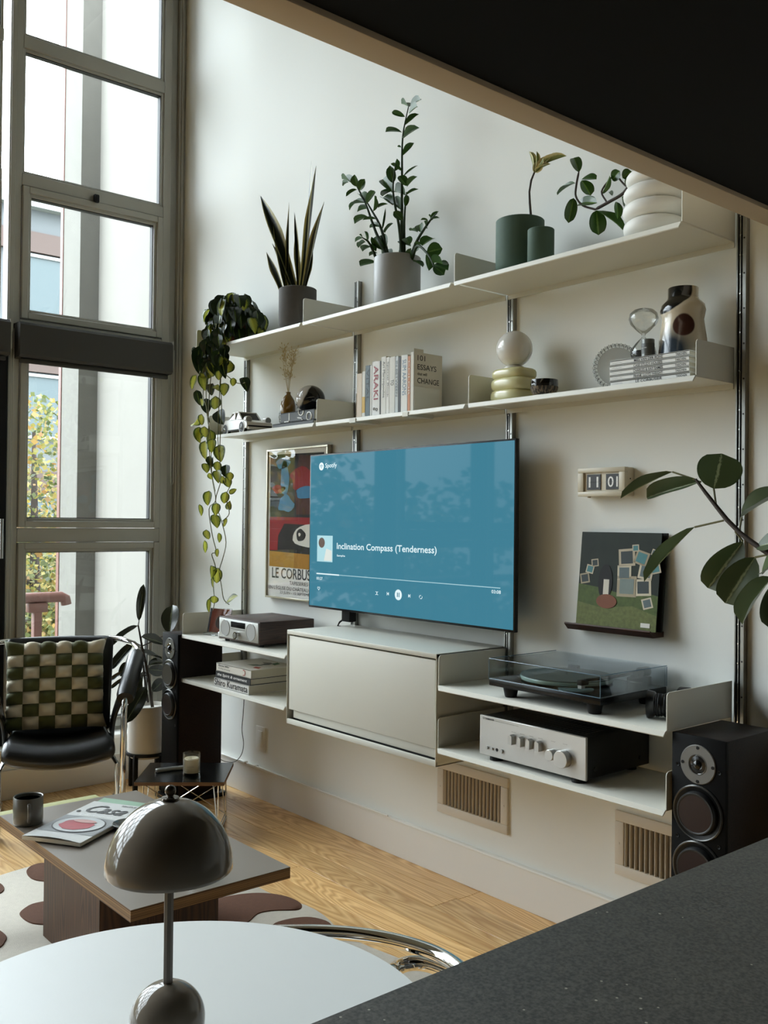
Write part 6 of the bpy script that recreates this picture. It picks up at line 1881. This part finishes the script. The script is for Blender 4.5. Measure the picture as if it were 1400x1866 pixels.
for s in (-1, 1):
    P1 = Vector((s * .345, .0, .735)); P2 = Vector((s * .287, -.21, .60))
    def wing(u, v, s=s, P1=P1, P2=P2):
        top = P1.lerp(P2, u) + Vector((0, 0, -.01))
        bot = Vector((s * .235, .2, .36)).lerp(Vector((s * .235, -.2, .34)), u)
        p_ = bot.lerp(top, v)
        p_.x += s * .02 * math.sin(math.pi * v) * -1
        if u > .6: p_.y += (u - .6) * .22 * math.sin(math.pi * v)
        return p_
    skin(wing, 6, 6, 'arm_panel', .014)
    B().tube([P1 + Vector((s * .004, .03, .012)), P1, P2, P2 + Vector((-s * .004, -.02, -.015))], [.034, .042, .042, .038], 16).obj('arm_pad', LEATH, ch)
    B().tube([(s * .10, .30, .80), (s * .22, .29, .802), (s * .29, .25, .80), (s * .345, .17, .785), (s * .365, .09, .765), P1, P2, (s * .28, -.238, .565), (s * .277, -.25, .5), (s * .275, -.25, .25), (s * .272, -.25, .05), (s * .27, -.235, .018), (s * .27, -.2, .0125), (s * .27, .26, .0125)], .014, 14).obj('tube_frame', CHROME, ch)
    B().tube([(s * .25, -.235, .0125), (s * .251, -.225, .29), (s * .23, -.15, .315), (s * .21, .1, .31)], .011, 12).obj('seat_tube', CHROME, ch)
# cushion
cu_ = empty('cushion', (pc_.x, pc_.y, .415), chr_, 'olive and cream chequered puffy cushion on the leather armchair', 'cushion')
OL = pm('olive_cloth', '#4e5022', .8, sheen=.2, bump=.35, bscale=45)
CR_ = pm('cream_cloth', '#d6cbb3', .8, sheen=.2, bump=.35, bscale=45)
NC, NR = 6, 7
CWd, CHt = .435, .405
def cshape(u, v):
    x = (u - .5) * CWd; z = v * CHt
    pin = .018 * math.sin(math.pi * u) ; pz = .012 * math.sin(math.pi * v)
    e = (4 * u * (1 - u)) ** .45 * (4 * v * (1 - v)) ** .45
    return x, z, e
tilt = Matrix.Translation((-.02, .02, .0)) @ Matrix.Rotation(-.28, 4, 'X')
for side_ in (0, 1):
    for i in range(NC):
        for j in range(NR):
            g = B()
            n = 5
            R = []
            for b2 in range(n + 1):
                row_ = []
                for a2 in range(n + 1):
                    lu, lv = a2 / n, b2 / n
                    x, z, e = cshape((i + lu) / NC, (j + lv) / NR)
                    puff = (4 * lu * (1 - lu)) ** .5 * (4 * lv * (1 - lv)) ** .5
                    y = .05 * e + .026 * puff
                    ex = .018 * puff if (i in (0, NC - 1)) else 0
                    if i == 0: x -= ex
                    if i == NC - 1: x += ex
                    if j == NR - 1: z += .018 * puff
                    corner = max(0, abs((i + lu) / NC - .5) * 2 - .8) * max(0, abs((j + lv) / NR - .5) * 2 - .75)
                    x += math.copysign(corner * .35, x); z += (corner * .35 if j > NR / 2 else -corner * .1)
                    row_.append(g.bm.verts.new(tilt @ Vector((x, (-y if side_ == 0 else y) , z))))
                R.append(row_)
            for b2 in range(n):
                for a2 in range(n): g.bm.faces.new((R[b2][a2], R[b2][a2 + 1], R[b2 + 1][a2 + 1], R[b2 + 1][a2]))
            g.obj('patch', OL if (i + (NR - 1 - j)) % 2 == 0 else CR_, cu_, smooth=60)

# ------------------------------------------------------------------ rug
RUGW = pm('cream_wool', '#c4bdb0', .95, var=.1, scale=60, bump=.8, bscale=260)
RUGB = pm('brown_wool', '#5c3a26', .95, var=.2, scale=60, bump=.9, bscale=260)
rg = empty('rug', (1.5, -1.4, 0), 0, 'cream wool rug with brown scalloped blots under the coffee table', 'rug')
ou = []
for k_ in range(96):
    a_ = 2 * math.pi * k_ / 96
    ca, sa = math.cos(a_), math.sin(a_)
    r_ = 1 / max(abs(ca) / 1.03, abs(sa) / .76) 
    r_ = min(r_, 1.12) * (1 + .03 * math.sin(a_ * 9))
    ou.append(Vector((ca * r_, sa * r_, 0)))
B().loft([[p_ + Vector((0, 0, .0005)) for p_ in ou], [p_ + Vector((0, 0, .009)) for p_ in ou], [p_ * .995 + Vector((0, 0, .012)) for p_ in ou]]).obj('pile', RUGW, rg)
def blot(pts_px, ):
    P_ = [at(px, py, Z=.012) - Vector((1.5, -1.4, .012)) for px, py in pts_px]
    ctr = sum(P_, Vector()) / len(P_)
    # smooth closed outline
    out = []
    n = len(P_)
    for i in range(n):
        p0, p1_, p2_, p3 = P_[i - 1], P_[i], P_[(i + 1) % n], P_[(i + 2) % n]
        for s_ in range(5):
            t = s_ / 5
            out.append(.5 * ((2 * p1_) + (p2_ - p0) * t + (2 * p0 - 5 * p1_ + 4 * p2_ - p3) * t * t + (3 * p1_ - p0 - 3 * p2_ + p3) * t * t * t))
    B().loft([[p_ + Vector((0, 0, .001)) for p_ in out], [p_ + Vector((0, 0, .0125)) for p_ in out], [ctr + (p_ - ctr) * .97 + Vector((0, 0, .0155)) for p_ in out]]).obj('blot', RUGB, rg)
blot([(48, 1588), (60, 1577), (85, 1574), (130, 1590), (130, 1604), (85, 1607), (58, 1602)])
blot([(-40, 1600), (-10, 1606), (7, 1616), (2, 1628), (-30, 1634), (-60, 1620)])
blot([(36, 1668), (44, 1656), (66, 1646), (110, 1642), (130, 1668), (110, 1684), (60, 1684)])
blot([(-50, 1690), (-15, 1690), (10, 1704), (10, 1716), (-6, 1730), (-60, 1735)])
blot([(330, 1672), (390, 1640), (460, 1628), (515, 1632), (547, 1645), (545, 1658), (500, 1660), (470, 1666), (445, 1684), (380, 1690)])
blot([(497, 1688), (520, 1677), (560, 1672), (592, 1678), (605, 1688), (590, 1700), (540, 1704)])
for cx_, cy_, ra, rb_ in ((.6, -.3, .12, .1), (.95, -.55, .14, .1), (.85, .35, .14, .12), (-.3, -.62, .16, .09), (.25, -.68, .13, .08), (.45, .62, .12, .09)):
    out = [Vector((cx_ + ra * math.cos(t) * (1 + .12 * math.sin(3 * t)), cy_ + rb_ * math.sin(t), 0)) for t in (2 * math.pi * k_ / 28 for k_ in range(28))]
    B().loft([[p_ + Vector((0, 0, .001)) for p_ in out], [p_ + Vector((0, 0, .0125)) for p_ in out], [Vector((cx_, cy_, 0)) + (p_ - Vector((cx_, cy_, 0))) * .97 + Vector((0, 0, .0155)) for p_ in out]]).obj('blot', RUGB, rg)
